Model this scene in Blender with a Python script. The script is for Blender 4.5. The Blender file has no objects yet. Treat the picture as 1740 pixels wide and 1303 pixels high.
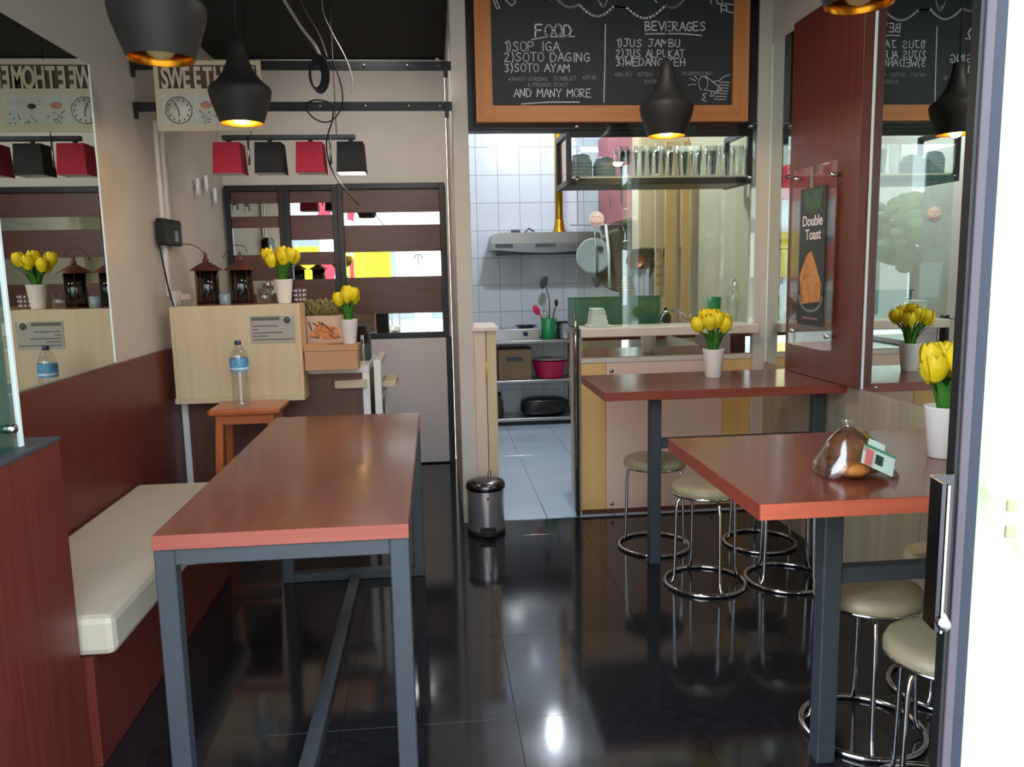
import bpy, bmesh, math, random
from mathutils import Vector, Matrix
random.seed(7)
S = bpy.context.scene
COL = S.collection
PI = math.pi

# ------------------------------------------------------------------ camera
def make_camera():
    p, y, r = .14242, .092683, -.020295
    f = Vector((math.sin(y)*math.cos(p), math.cos(y)*math.cos(p), -math.sin(p)))
    rt = Vector((math.cos(y), -math.sin(y), 0)); up = rt.cross(f)
    r2 = rt*math.cos(r) + up*math.sin(r); u2 = -rt*math.sin(r) + up*math.cos(r)
    cd = bpy.data.cameras.new('camera'); c = bpy.data.objects.new('camera', cd); COL.objects.link(c)
    cd.sensor_fit = 'HORIZONTAL'; cd.sensor_width = 36; cd.lens = 1375/1740*36; cd.clip_start = .05
    m = Matrix(((r2.x, u2.x, -f.x, 0), (r2.y, u2.y, -f.y, 0), (r2.z, u2.z, -f.z, 1.45), (0, 0, 0, 1)))
    c.matrix_world = m
    S.camera = c
make_camera()

# ------------------------------------------------------------------ sky, sun, exposure
def make_world():
    w = bpy.data.worlds.new('sky'); S.world = w; w.use_nodes = True
    n = w.node_tree; n.nodes.clear()
    out = n.nodes.new('ShaderNodeOutputWorld'); bg = n.nodes.new('ShaderNodeBackground')
    tc = n.nodes.new('ShaderNodeTexCoord'); sp = n.nodes.new('ShaderNodeSeparateXYZ'); cr = n.nodes.new('ShaderNodeValToRGB')
    cr.color_ramp.elements[0].position = 0; cr.color_ramp.elements[0].color = (.82, .92, 1, 1)
    cr.color_ramp.elements[1].position = .8; cr.color_ramp.elements[1].color = (.72, .86, 1, 1)
    n.links.new(tc.outputs['Generated'], sp.inputs[0]); n.links.new(sp.outputs[2], cr.inputs[0])
    n.links.new(cr.outputs[0], bg.inputs[0]); bg.inputs[1].default_value = 6.3
    n.links.new(bg.outputs[0], out.inputs[0])
make_world()
sd = bpy.data.lights.new('sun', 'SUN'); sd.energy = 9; sd.angle = .02; sd.color = (1, .96, .9)
so = bpy.data.objects.new('sun', sd); COL.objects.link(so)
so.rotation_euler = Vector((-.25, -.65, -1)).to_track_quat('-Z', 'Y').to_euler()
# daylight portal in the shop opening (guides sky sampling, gives off no light itself)
pd = bpy.data.lights.new('door_portal', 'AREA'); pd.shape = 'RECTANGLE'; pd.size = 3.4; pd.size_y = 2.7; pd.cycles.is_portal = True
po = bpy.data.objects.new('door_portal', pd); COL.objects.link(po); po.location = (.2, 1.15, 1.4)
po.rotation_euler = Vector((0, 1, 0)).to_track_quat('-Z', 'Y').to_euler()
S.view_settings.view_transform = 'Standard'; S.view_settings.look = 'None'
S.view_settings.exposure = 0.0; S.view_settings.gamma = 1; S.view_settings.use_curve_mapping = False

# ------------------------------------------------------------------ materials
def lin(c):
    return tuple(((x/255)/12.92 if x/255 <= .04045 else ((x/255+.055)/1.055)**2.4) for x in c) + (1,)
MATS = {}
def mat(name, rgb, rough=.5, metal=0, spec=.5, var=0, scale=8, bump=0, coat=0, emis=None, es=0, trans=0, sheen=0):
    if name in MATS: return MATS[name]
    m = bpy.data.materials.new(name); m.use_nodes = True; n = m.node_tree; b = n.nodes['Principled BSDF']
    c = lin(rgb)
    b.inputs['Base Color'].default_value = c; b.inputs['Roughness'].default_value = rough; b.inputs['Metallic'].default_value = metal
    b.inputs['Specular IOR Level'].default_value = spec; b.inputs['Coat Weight'].default_value = coat; b.inputs['Coat Roughness'].default_value = .08
    b.inputs['Transmission Weight'].default_value = trans
    if emis: b.inputs['Emission Color'].default_value = lin(emis); b.inputs['Emission Strength'].default_value = es
    if var or bump:
        tc = n.nodes.new('ShaderNodeTexCoord'); nz = n.nodes.new('ShaderNodeTexNoise'); nz.inputs['Scale'].default_value = scale; nz.inputs['Detail'].default_value = 5
        n.links.new(tc.outputs['Object'], nz.inputs['Vector'])
        if var:
            cr = n.nodes.new('ShaderNodeValToRGB')
            cr.color_ramp.elements[0].position = .3; cr.color_ramp.elements[0].color = tuple(x*(1-var) for x in c[:3])+(1,)
            cr.color_ramp.elements[1].position = .7; cr.color_ramp.elements[1].color = tuple(min(1, x*(1+var)) for x in c[:3])+(1,)
            n.links.new(nz.outputs[0], cr.inputs[0]); n.links.new(cr.outputs[0], b.inputs['Base Color'])
        if bump:
            bp = n.nodes.new('ShaderNodeBump'); bp.inputs['Strength'].default_value = bump; bp.inputs['Distance'].default_value = .002
            n.links.new(nz.outputs[0], bp.inputs['Height']); n.links.new(bp.outputs[0], b.inputs['Normal'])
    MATS[name] = m
    return m
def wood(name, a, b_, axis='Y', rough=.3, fine=60, coat=0):
    if name in MATS: return MATS[name]
    m = bpy.data.materials.new(name); m.use_nodes = True; n = m.node_tree; b = n.nodes['Principled BSDF']
    tc = n.nodes.new('ShaderNodeTexCoord'); mp = n.nodes.new('ShaderNodeMapping')
    sc = [fine, fine, fine]; sc['XYZ'.index(axis)] = fine*.035
    mp.inputs['Scale'].default_value = sc
    nz = n.nodes.new('ShaderNodeTexNoise'); nz.inputs['Scale'].default_value = 1; nz.inputs['Detail'].default_value = 6; nz.inputs['Roughness'].default_value = .65
    cr = n.nodes.new('ShaderNodeValToRGB'); cr.color_ramp.elements[0].position = .3; cr.color_ramp.elements[1].position = .72
    cr.color_ramp.elements[0].color = lin(a); cr.color_ramp.elements[1].color = lin(b_)
    n.links.new(tc.outputs['Object'], mp.inputs[0]); n.links.new(mp.outputs[0], nz.inputs['Vector']); n.links.new(nz.outputs[0], cr.inputs[0]); n.links.new(cr.outputs[0], b.inputs['Base Color'])
    b.inputs['Roughness'].default_value = rough; b.inputs['Coat Weight'].default_value = coat; b.inputs['Coat Roughness'].default_value = .12
    MATS[name] = m
    return m
def glass(name, tint=(.93, .98, .96), f=1.0, rough=0.0):
    if name in MATS: return MATS[name]
    m = bpy.data.materials.new(name); m.use_nodes = True; n = m.node_tree; n.nodes.clear()
    o = n.nodes.new('ShaderNodeOutputMaterial'); mx = n.nodes.new('ShaderNodeMixShader'); t = n.nodes.new('ShaderNodeBsdfTransparent'); g = n.nodes.new('ShaderNodeBsdfGlossy')
    fr = n.nodes.new('ShaderNodeFresnel'); fr.inputs[0].default_value = 1.5
    ge = n.nodes.new('ShaderNodeNewGeometry'); im = n.nodes.new('ShaderNodeMath'); im.operation = 'MULTIPLY_ADD'
    im.inputs[1].default_value = 1/1.5-1.5; im.inputs[2].default_value = 1.5      # same reflectance from both sides of a face
    n.links.new(ge.outputs['Backfacing'], im.inputs[0]); n.links.new(im.outputs[0], fr.inputs[0])
    mu = n.nodes.new('ShaderNodeMath'); mu.operation = 'MULTIPLY'; mu.inputs[1].default_value = f; mu.use_clamp = True
    t.inputs[0].default_value = (*tint, 1); g.inputs['Roughness'].default_value = rough; g.inputs[0].default_value = (1, 1, 1, 1)
    n.links.new(fr.outputs[0], mu.inputs[0]); n.links.new(mu.outputs[0], mx.inputs[0]); n.links.new(t.outputs[0], mx.inputs[1]); n.links.new(g.outputs[0], mx.inputs[2]); n.links.new(mx.outputs[0], o.inputs[0])
    MATS[name] = m
    return m

M_WALL = mat('beige wall paint', (200, 192, 182), .75, var=.05, scale=3, bump=.15)
M_WALLR = wood('pale plywood wall', (150, 138, 118), (176, 162, 140), 'Z', .6, 12)
M_CEIL = mat('black ceiling', (14, 14, 15), .9)
M_BLACK = mat('black painted steel', (22, 22, 25), .4, var=.1)
M_DGREY = mat('dark grey powder coat', (58, 64, 70), .5, var=.08, scale=30, bump=.1)
M_FLOOR = mat('black granite tile', (28, 28, 32), .09, spec=.45, var=.35, scale=40)
M_GROUT = mat('dark grout', (24, 22, 22), .5)
M_KFLOOR = mat('white floor tile', (186, 208, 226), .15, var=.03, scale=5)
M_KTILE = mat('white glazed wall tile', (206, 216, 226), .12, var=.03, scale=5)
M_KGROUT = mat('grey grout', (140, 146, 152), .8)
M_RED = wood('red brown laminate', (84, 34, 26), (112, 48, 38), 'Z', .38, 55)
M_REDY = wood('red brown laminate table top', (100, 44, 32), (126, 60, 44), 'Y', .27, 60, .3)
M_EDGE = wood('orange edge band', (176, 84, 60), (198, 100, 74), 'X', .4, 50)
M_EDGEX = wood('red laminate edge', (122, 50, 36), (150, 66, 48), 'X', .4, 50)
M_BROWN = wood('dark brown board', (78, 48, 44), (98, 64, 58), 'X', .4, 60)
M_BROWNZ = wood('brown laminate vertical', (84, 54, 46), (110, 74, 62), 'Z', .45, 40)
M_CREAM = mat('cream vinyl', (204, 194, 174), .45, var=.03, scale=6, bump=.12)
M_OLIVE = mat('taupe stool vinyl', (158, 146, 118), .4, var=.05, scale=20, bump=.1)
M_CHROME = mat('chrome', (215, 215, 220), .12, 1)
M_STEEL = mat('brushed steel', (176, 176, 178), .3, 1)
M_MIRROR = mat('mirror', (222, 232, 228), .0, 1)
M_EDGEW = mat('polished edge glint', (235, 245, 242), .2, 0)  # white colour stands in for daylight glinting on the polished edges
M_BEIGEB = wood('beige laminate', (200, 178, 144), (212, 192, 160), 'Z', .5, 20)
M_YELL = wood('yellow pine board', (214, 172, 108), (226, 186, 124), 'Z', .5, 20)
M_PINKP = mat('pinkish cream panel', (218, 190, 174), .5, var=.03)
M_WHITE = mat('white paint', (232, 230, 226), .45, var=.02)
M_LEDGE = mat('off white ledge', (212, 200, 188), .4, var=.03)
M_ORW = wood('orange pine', (196, 122, 66), (214, 142, 84), 'X', .5, 30)
M_ORWZ = wood('orange pine upright', (196, 122, 66), (214, 142, 84), 'Z', .5, 30)
M_CHALKB = mat('chalkboard', (50, 54, 60), .7, var=.18, scale=3)
M_CHALK = mat('chalk', (226, 226, 226), .9)
M_CHALKD = mat('faint chalk', (150, 152, 154), .9)
M_GOLD = mat('gold lamp lining', (230, 150, 40), .3, 1)
M_LAMP = mat('matt black lamp shade', (40, 37, 35), .55, spec=.35)
M_BULB = mat('warm bulb', (255, 225, 150), .5, emis=(255, 196, 96), es=55)
M_BULBW = mat('white bulb', (255, 250, 240), .5, emis=(255, 240, 215), es=14)
M_YPET = mat('yellow petal', (240, 212, 24), .5, var=.12, scale=30)
M_GREEN = mat('green leaf', (60, 120, 38), .5, var=.25, scale=25)
M_POT = mat('white ceramic', (232, 226, 220), .3)
M_SHR = mat('crimson fabric', (172, 34, 62), .8, var=.08, scale=60)
M_SHK = mat('black fabric', (26, 28, 32), .8, var=.1, scale=60)
M_SHI = mat('shade lining', (225, 222, 215), .6)
M_GLASS = glass('clear glass')
M_GLASSW = glass('drinking glass', (.95, .97, .97), 2.2, .06)
M_WOODST = wood('orange varnished wood', (168, 86, 44), (192, 106, 58), 'Z', .28, 40, .4)
M_CARD = mat('cardboard', (178, 140, 96), .8, var=.06)
M_GRN = mat('green plastic', (16, 130, 70), .4)
M_PINK = mat('pink plastic', (205, 30, 84), .35)
M_PINKC = mat('faded pink cabinet', (178, 96, 108), .5, var=.04)
M_BAG = mat('black plastic bag', (18, 18, 20), .3, bump=.8, scale=18)
M_RUBBER = mat('black rubber', (16, 16, 17), .6)
M_DARKGL = mat('smoked dark glass', (26, 20, 18), .1, spec=.8)
M_RUST = mat('brown lantern metal', (86, 44, 34), .45, var=.15)

# ------------------------------------------------------------------ mesh helpers
class B:
    """collects shapes in world coordinates, then links them as one mesh object"""
    def __init__(s): s.v = []; s.f = []; s.sm = []
    def add(s, vs, fs, smooth=False):
        k = len(s.v); s.v += [tuple(v) for v in vs]; s.f += [tuple(i+k for i in f) for f in fs]; s.sm += [smooth]*len(fs)
        return s
    def box(s, x0, y0, z0, x1, y1, z1, c=0):
        if c:
            c = min(c, abs(x1-x0)/2.01, abs(y1-y0)/2.01, abs(z1-z0)/2.01)
            bm = bmesh.new(); bmesh.ops.create_cube(bm, size=1)
            for v in bm.verts: v.co = Vector(((x0+x1)/2+v.co.x*(x1-x0), (y0+y1)/2+v.co.y*(y1-y0), (z0+z1)/2+v.co.z*(z1-z0)))
            bmesh.ops.bevel(bm, geom=bm.edges[:], offset=c, segments=2 if c > .006 else 1, affect='EDGES', profile=.5)
            bmesh.ops.recalc_face_normals(bm, faces=bm.faces[:]); bm.verts.index_update()
            s.add([v.co[:] for v in bm.verts], [[v.index for v in f.verts] for f in bm.faces]); bm.free()
            return s
        return s.add([(x, y, z) for x in (x0, x1) for y in (y0, y1) for z in (z0, z1)],
                     [(0, 1, 3, 2), (4, 6, 7, 5), (0, 4, 5, 1), (2, 3, 7, 6), (0, 2, 6, 4), (1, 5, 7, 3)])
    def bar(s, p, q, w, h=None, up=(0, 0, 1)):
        h = h or w; p = Vector(p); q = Vector(q); d = (q-p).normalized(); u = Vector(up)
        if abs(d.dot(u)) > .95: u = Vector((0, 1, 0))
        a = d.cross(u).normalized(); b = a.cross(d).normalized()
        vs = [o+a*i*w/2+b*j*h/2 for o in (p, q) for i, j in ((-1, -1), (1, -1), (1, 1), (-1, 1))]
        return s.add(vs, [(3, 2, 1, 0), (4, 5, 6, 7), (0, 1, 5, 4), (1, 2, 6, 5), (2, 3, 7, 6), (3, 0, 4, 7)])
    def tube(s, pts, r, n=10, closed=False, caps=True):
        pts = [Vector(p) for p in pts]; m = len(pts); rs = r if isinstance(r, (list, tuple)) else [r]*m
        vs = []; a0 = None
        for i, p in enumerate(pts):
            d = (pts[(i+1) % m]-pts[i-1]) if closed else (pts[min(i+1, m-1)]-pts[max(i-1, 0)])
            d.normalize()
            if a0 is None: a = d.orthogonal().normalized()
            else:
                a = a0-d*a0.dot(d); a = a.normalized() if a.length > 1e-6 else d.orthogonal().normalized()
            a0 = a; b = d.cross(a)
            for k in range(n):
                t = 2*PI*k/n; vs.append(p+(a*math.cos(t)+b*math.sin(t))*rs[i])
        fs = []
        for i in range(m if closed else m-1):
            j = (i+1) % m
            for k in range(n): fs.append((i*n+k, i*n+(k+1) % n, j*n+(k+1) % n, j*n+k))
        if caps and not closed: fs += [tuple(range(n-1, -1, -1)), tuple((m-1)*n+k for k in range(n))]
        return s.add(vs, fs, True)
    def lathe(s, prof, c=(0, 0, 0), n=28, lobes=0, amp=0, cap=False):
        vs = []
        for r, z in prof:
            for k in range(n):
                t = 2*PI*k/n; rr = r*(1+amp*math.cos(lobes*t)) if lobes else r
                vs.append((c[0]+rr*math.cos(t), c[1]+rr*math.sin(t), c[2]+z))
        fs = []
        for i in range(len(prof)-1):
            for k in range(n): fs.append((i*n+k, i*n+(k+1) % n, (i+1)*n+(k+1) % n, (i+1)*n+k))
        if cap: fs += [tuple(range(n-1, -1, -1)), tuple((len(prof)-1)*n+k for k in range(n))]
        return s.add(vs, fs, True)
    def ell(s, c, r, n=14, m=9, rot=None):
        vs = []; fs = []
        for i in range(m+1):
            a = PI*i/m
            for k in range(n):
                t = 2*PI*k/n; v = Vector((r[0]*math.sin(a)*math.cos(t), r[1]*math.sin(a)*math.sin(t), -r[2]*math.cos(a)))
                if rot: v = rot @ v
                vs.append(v+Vector(c))
        for i in range(m):
            for k in range(n): fs.append((i*n+k, i*n+(k+1) % n, (i+1)*n+(k+1) % n, (i+1)*n+k))
        return s.add(vs, fs, True)
    def prism(s, pts, y0, y1, plane='XZ'):
        def P(a, b, y): return {'XZ': (a, y, b), 'XY': (a, b, y), 'YZ': (y, a, b)}[plane]
        n = len(pts); vs = [P(a, b, y0) for a, b in pts]+[P(a, b, y1) for a, b in pts]
        fs = [tuple(range(n)), tuple(range(2*n-1, n-1, -1))]+[(i, n+i, n+(i+1) % n, (i+1) % n) for i in range(n)]
        return s.add(vs, fs)
    def ribbon(s, pts, w, y, t=.0015, side=1, ax='Y'):
        """flat stroke lying on a vertical plane; pts are (horizontal, z)"""
        for (a, b), (c, d) in zip(pts[:-1], pts[1:]):
            L = math.hypot(c-a, d-b) or 1e-6; ux, uz = (c-a)/L*w*.35, (d-b)/L*w*.35; nx, nz = -(d-b)/L*w/2, (c-a)/L*w/2
            q = [(a-ux+nx, b-uz+nz), (a-ux-nx, b-uz-nz), (c+ux-nx, d+uz-nz), (c+ux+nx, d+uz+nz)]
            s.prism(q, y, y-t*side, 'XZ' if ax == 'Y' else 'YZ')
        return s
def wloc(o):
    v = Vector((0, 0, 0))
    while o: v += Vector(o.location); o = o.parent
    return v
def tag(o, label=None, cat=None, group=None, kind=None):
    if label: o['label'] = label
    if cat: o['category'] = cat
    if group: o['group'] = group
    if kind: o['kind'] = kind
    return o
def obj(name, b, m, parent=None, label=None, cat=None, group=None, kind=None, solid=True):
    me = bpy.data.meshes.new(name)
    if parent: off = wloc(parent); loc = Vector((0, 0, 0))
    else:
        xs, ys, zs = zip(*b.v); off = Vector(((min(xs)+max(xs))/2, (min(ys)+max(ys))/2, min(zs))); loc = off
    me.from_pydata([tuple(Vector(v)-off) for v in b.v], [], b.f); me.validate()
    if len(b.sm) == len(me.polygons): me.polygons.foreach_set('use_smooth', b.sm)
    if solid:
        bm = bmesh.new(); bm.from_mesh(me); bmesh.ops.recalc_face_normals(bm, faces=bm.faces[:]); bm.to_mesh(me); bm.free()
    me.materials.append(m)
    o = bpy.data.objects.new(name, me); COL.objects.link(o); o.location = loc
    if parent: o.parent = parent
    return tag(o, label, cat, group, kind)
def thing(name, loc, label, cat, group=None, kind=None):
    o = bpy.data.objects.new(name, None); COL.objects.link(o); o.location = loc; o.empty_display_size = .05
    return tag(o, label, cat, group, kind)
def dup(root, loc, rz=0, label=None):
    r = root.copy(); COL.objects.link(r); r.location = loc; r.rotation_euler = (0, 0, rz)
    if label: r['label'] = label
    for ch in list(root.children):
        c = ch.copy(); COL.objects.link(c); c.parent = r
        for g in list(ch.children):
            d = g.copy(); COL.objects.link(d); d.parent = c
    return r
def copy_part(o, dloc, parent):
    c = o.copy(); COL.objects.link(c); c.parent = parent; c.location = Vector(o.location)+Vector(dloc); return c
def text(s, size, m, name, parent, origin, face='-Y', extrude=.0006, sx=1, align='CENTER', bold=0):
    cu = bpy.data.curves.new(name, 'FONT'); cu.body = s; cu.size = size; cu.extrude = extrude; cu.align_x = align; cu.offset = bold
    t = bpy.data.objects.new('tmp', cu); COL.objects.link(t)
    me = bpy.data.meshes.new_from_object(t.evaluated_get(bpy.context.evaluated_depsgraph_get()))
    bpy.data.objects.remove(t); me.materials.clear(); me.materials.append(m)
    R = {'-Y': Matrix(((sx, 0, 0), (0, 0, -1), (0, 1, 0))), '-X': Matrix(((0, 0, -1), (-sx, 0, 0), (0, 1, 0))), '+X': Matrix(((0, 0, 1), (sx, 0, 0), (0, 1, 0)))}[face]
    o_ = Vector(origin)-wloc(parent)
    for v in me.vertices: v.co = R @ v.co + o_
    o = bpy.data.objects.new(name, me); COL.objects.link(o); o.parent = parent
    return o
def arc(cx, cy, r, a0, a1, n=10, ry=None):
    ry = ry or r
    return [(cx+r*math.cos(math.radians(a0+(a1-a0)*i/n)), cy+ry*math.sin(math.radians(a0+(a1-a0)*i/n))) for i in range(n+1)]

# ------------------------------------------------------------------ dimensions
XL, XR, YB, YK, YF, YKB, ZC = -1.47, 1.91, 6.04, 4.56, 1.2, 7.6, 2.92

# ------------------------------------------------------------------ room shell
fl = obj('floor', B().box(XL-.1, YF-.25, -.1, XR+.1, YB+.1, -.008), M_GROUT, kind='structure')
proto = None
nx, ny = 6, 9; tw = (XR-XL)/nx; tl = .6
for i in range(nx):
    for j in range(ny):
        x0, y0 = XL+i*tw, YB-(j+1)*tl
        if y0 < YF-.3: continue
        if x0 > .2 and y0 > YK-.05: continue
        if x0+tw > .21 and x0 < .2 and y0+tl > YK: pass
        if proto is None:
            proto = obj('floor_tile', B().box(x0+.0006, y0+.0006, -.008, x0+tw-.0006, y0+tl-.0006, 0, .0004), M_FLOOR, fl); px, py = x0, y0
        else: copy_part(proto, (x0-px, y0-py, 0), fl)
# strip of black floor in front of the kitchen threshold
kf = obj('floor', B().box(.21, YK-.06, -.1, XR+.1, YKB+.1, -.001), M_KGROUT, kind='structure')
proto = None
for i in range(5):
    for j in range(8):
        x0, y0 = .21+i*.4, YK-.05+j*.4
        x1 = min(x0+.4, XR); y1 = min(y0+.4, YKB)
        if x1-x0 > .39 and y1-y0 > .39:
            if proto is None: proto = obj('floor_tile', B().box(x0+.002, y0+.002, -.001, x1-.002, y1-.002, .004, .001), M_KFLOOR, kf); px, py = x0, y0
            else: copy_part(proto, (x0-px, y0-py, 0), kf)
        elif x1 > x0+.02 and y1 > y0+.02: obj('floor_tile', B().box(x0+.002, y0+.002, -.001, x1-.002, y1-.002, .004, .001), M_KFLOOR, kf)
obj('ceiling', B().box(XL-.1, YF-.05, ZC, XR+.1, YB+.1, ZC+.1), M_CEIL, kind='structure')
obj('ceiling', B().box(.12, YB+.1, ZC+.05, XR+.1, YKB+.1, ZC+.15), M_WHITE, kind='structure')
obj('wall_left', B().box(XL-.1, YF-.1, 0, XL, YB+.1, ZC+.1), M_WALL, kind='structure')
wb = obj('wall_back', B().box(XL-.1, YB, 0, .12, YB+.1, ZC+.1), M_WALL, kind='structure')
wr = obj('wall_right', B().box(XR, YF-.1, 0, XR+.1, YKB+.1, ZC+.2), M_WALL, kind='structure')
proto = None
for k, (a, b) in enumerate(((1.25, 2.1), (2.1, 2.95), (2.95, 3.8), (3.8, 4.54))):
    obj('plywood_panel', B().box(XR-.012, a+.002, .0, XR-.001, b-.002, .87, .001), M_WALLR, wr)
obj('wall_middle', B().box(.125, YK-.06, 0, .21, YKB, ZC+.1, .003), M_WALL, kind='structure')
kw = obj('wall_kitchen_back', B().box(.12, YKB+.008, 0, XR+.1, YKB+.1, ZC+.2), M_KGROUT, kind='structure')
proto = None
for i in range(9):
    for j in range(12):
        x0, z0 = .212+i*.2, .04+j*.25
        if x0+.19 > XR: continue
        if z0 > 2.8: continue
        if proto is None: proto = obj('wall_tile', B().box(x0+.0015, YKB, z0+.0015, x0+.1985, YKB+.009, z0+.2485, .0015), M_KTILE, kw); px, pz = x0, z0
        else: copy_part(proto, (x0-px, 0, z0-pz), kw)
obj('wall_front', B().box(XL-.1, YF-.12, 2.62, XR+.1, YF-.02, 3.3), M_WHITE, kind='structure')
# white conduit along the top of the back wall
obj('pipe', B().tube([(-1.4, 6.0, 2.9), (.1, 6.0, 2.9)], .012).box(.06, 5.985, 2.88, .085, 6.03, 2.95), M_WHITE, label='thin white pipe running along the top of the back wall under the black ceiling', cat='pipe')

# front of the kitchen: half wall on the left, counter on the right, black fascia above
hw = thing('half_wall', (.28, YK, 0), 'cream low door post with hinge left of the kitchen doorway, behind the pedal bin', 'post')
obj('post_board', B().box(.21, YK-.05, 0, .275, YK+.02, 1.1, .002), M_PINKP, hw)
obj('door_leaf', B().box(.279, YK-.045, .01, .335, YK+.015, 1.1, .002), M_BEIGEB, hw)
obj('cap', B().box(.2, YK-.065, 1.1, .35, YK+.35, 1.122, .002), M_LEDGE, hw)
for z in (.88, .25): obj('hinge', B().box(.268, YK-.053, z-.05, .288, YK-.046, z+.05).tube([(.277, YK-.055, z-.05), (.277, YK-.055, z+.05)], .005), M_YELL if z > .5 else M_STEEL, hw)
kc = thing('kitchen_counter', (1.36, YK, 0), 'cream kitchen counter front with mirror band under its off white ledge', 'counter')
obj('carcass', B().box(.83, YK+.004, 0, 1.83, YK+.1, 1.05), M_BEIGEB, kc)
for a, b, m in ((.822, .965, M_YELL), (.967, 1.66, M_PINKP), (1.662, 1.83, M_YELL)):
    obj('front_panel', B().box(a, YK-.012, .012, b, YK+.003, .895, .0015), m, kc)
obj('top_rail', B().box(.822, YK-.014, .897, 1.83, YK+.003, .925, .001), M_LEDGE, kc)
obj('mirror_band', B().box(.83, YK-.006, .93, 1.83, YK+.003, 1.045), M_MIRROR, kc)
obj('ledge', B().box(.81, YK-.09, 1.05, 1.84, YK+.18, 1.1, .004), M_LEDGE, kc)
obj('skirting', B().box(.822, YK-.02, 0, 1.83, YK-.012, .03), M_RUST, kc)
for x, z in ((1.0, .85), (1.6, .85), (1.0, .06), (1.6, .06)):
    obj('screw_cap', B().tube([(x, YK-.017, z), (x, YK-.011, z)], .012, 14), M_STEEL, kc)
ds = thing('door_stile', (.8, YK, 0), 'dark metal edge of the kitchen doorway with thin chrome pull rod', 'door frame')
obj('stile', B().box(.782, YK-.04, .02, .806, YK+.02, 1.12, .003), M_BLACK, ds)
obj('pull_rod', B().tube([(.778, YK-.09, .86), (.778, YK-.09, 1.18)], .006).tube([(.778, YK-.09, .9), (.79, YK-.042, .9)], .004).tube([(.778, YK-.09, 1.1), (.79, YK-.042, 1.1)], .004), M_CHROME, ds)
obj('edge_strip', B().box(.784, YK-.045, .3, .788, YK-.041, 1.05), M_CHROME, ds)
obj('foot', B().box(.782, YK-.05, 0, .804, YK-.041, .1, .003), M_RUBBER, ds)
obj('wall_post', B().box(1.83, YK-.03, 0, XR, YK+.07, ZC, .004), M_WALL, kind='structure')
fa = obj('fascia', B().box(.21, YK-.02, 2.19, 1.83, YK+.1, ZC, .003), M_BLACK, kind='structure')
ic = thing('worktop', (1.36, 4.95, 0), 'grey inner worktop of the kitchen behind the serving window', 'worktop')
obj('slab', B().box(.83, YK+.19, 1.045, 1.9, 5.2, 1.075, .003), M_STEEL, ic)
obj('cupboard', B().box(.86, YK+.2, 0.01, 1.89, 5.15, 1.045), M_BEIGEB, ic)

# ------------------------------------------------------------------ blackboard with chalk lettering
G = {
'A': [[(0, 0), (.38, 1), (.75, 0)], [(.12, .38), (.62, .38)]], 'B': [[(0, 0), (0, 1), (.45, .95), (.5, .7), (.1, .52), (.6, .4), (.6, .1), (0, 0)]],
'C': [[(.65, .85), (.35, 1), (.05, .7), (.05, .3), (.35, 0), (.68, .15)]], 'D': [[(0, 0), (0, 1), (.4, .95), (.68, .55), (.45, .08), (0, 0)]],
'E': [[(.6, 1), (0, 1), (0, 0), (.6, 0)], [(0, .52), (.5, .52)]], 'F': [[(.6, 1), (0, 1), (0, 0)], [(0, .52), (.5, .52)]],
'G': [[(.65, .85), (.35, 1), (.05, .65), (.05, .25), (.35, 0), (.65, .15), (.65, .45), (.38, .45)]], 'H': [[(0, 0), (0, 1)], [(.6, 0), (.6, 1)], [(0, .5), (.6, .5)]],
'I': [[(.2, 0), (.2, 1)]], 'J': [[(.1, 1), (.65, 1)], [(.45, 1), (.45, .2), (.25, 0), (0, .15)]], 'K': [[(0, 0), (0, 1)], [(.6, 1), (0, .45), (.62, 0)]],
'L': [[(0, 1), (0, 0), (.55, 0)]], 'M': [[(0, 0), (.05, 1), (.38, .4), (.72, 1), (.78, 0)]], 'N': [[(0, 0), (0, 1), (.6, 0), (.6, 1)]],
'O': [arc(.35, .5, .33, 80, 440, 12, .5)], 'P': [[(0, 0), (0, 1), (.5, .95), (.58, .7), (.4, .5), (0, .48)]],
'R': [[(0, 0), (0, 1), (.5, .95), (.55, .72), (.4, .52), (0, .5), (.6, 0)]], 'S': [[(.6, .85), (.35, 1), (.08, .8), (.2, .58), (.5, .42), (.58, .18), (.3, 0), (0, .12)]],
'T': [[(0, 1), (.7, 1)], [(.35, 1), (.35, 0)]], 'U': [[(0, 1), (0, .2), (.25, 0), (.52, .15), (.55, 1)]], 'V': [[(0, 1), (.33, 0), (.66, 1)]],
'W': [[(0, 1), (.12, 0), (.4, .6), (.65, 0), (.85, 1)]], 'Y': [[(0, 1), (.33, .5), (.66, 1)], [(.33, .5), (.3, 0)]], '1': [[(.1, .8), (.3, 1), (.3, 0)]],
'2': [[(0, .8), (.25, 1), (.5, .78), (0, 0), (.6, 0)]], '3': [[(0, .95), (.5, .9), (.2, .55), (.55, .3), (.25, 0), (0, .1)]], '4': [[(.45, 0), (.45, 1), (0, .35), (.6, .35)]],
'5': [[(.55, 1), (.08, 1), (.05, .58), (.5, .5), (.45, .1), (0, .05)]], '6': [[(.5, .95), (.1, .6), (.05, .2), (.3, 0), (.55, .25), (.3, .5), (.05, .3)]], '7': [[(0, 1), (.6, 1), (.2, 0)]],
'8': [[(.3, .5), (.05, .75), (.3, 1), (.52, .75), (.3, .5), (.02, .25), (.3, 0), (.56, .25), (.3, .5)]],
')': [[(.0, 1.1), (.2, .5), (.0, -.1)]], '&': [[(.6, 0), (.1, .75), (.3, 1), (.45, .75), (.05, .25), (.25, 0), (.6, .4)]], ' ': []}
WID = {'I': .45, '1': .5, ')': .42, 'M': .95, 'W': 1.0, ' ': .62}
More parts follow.
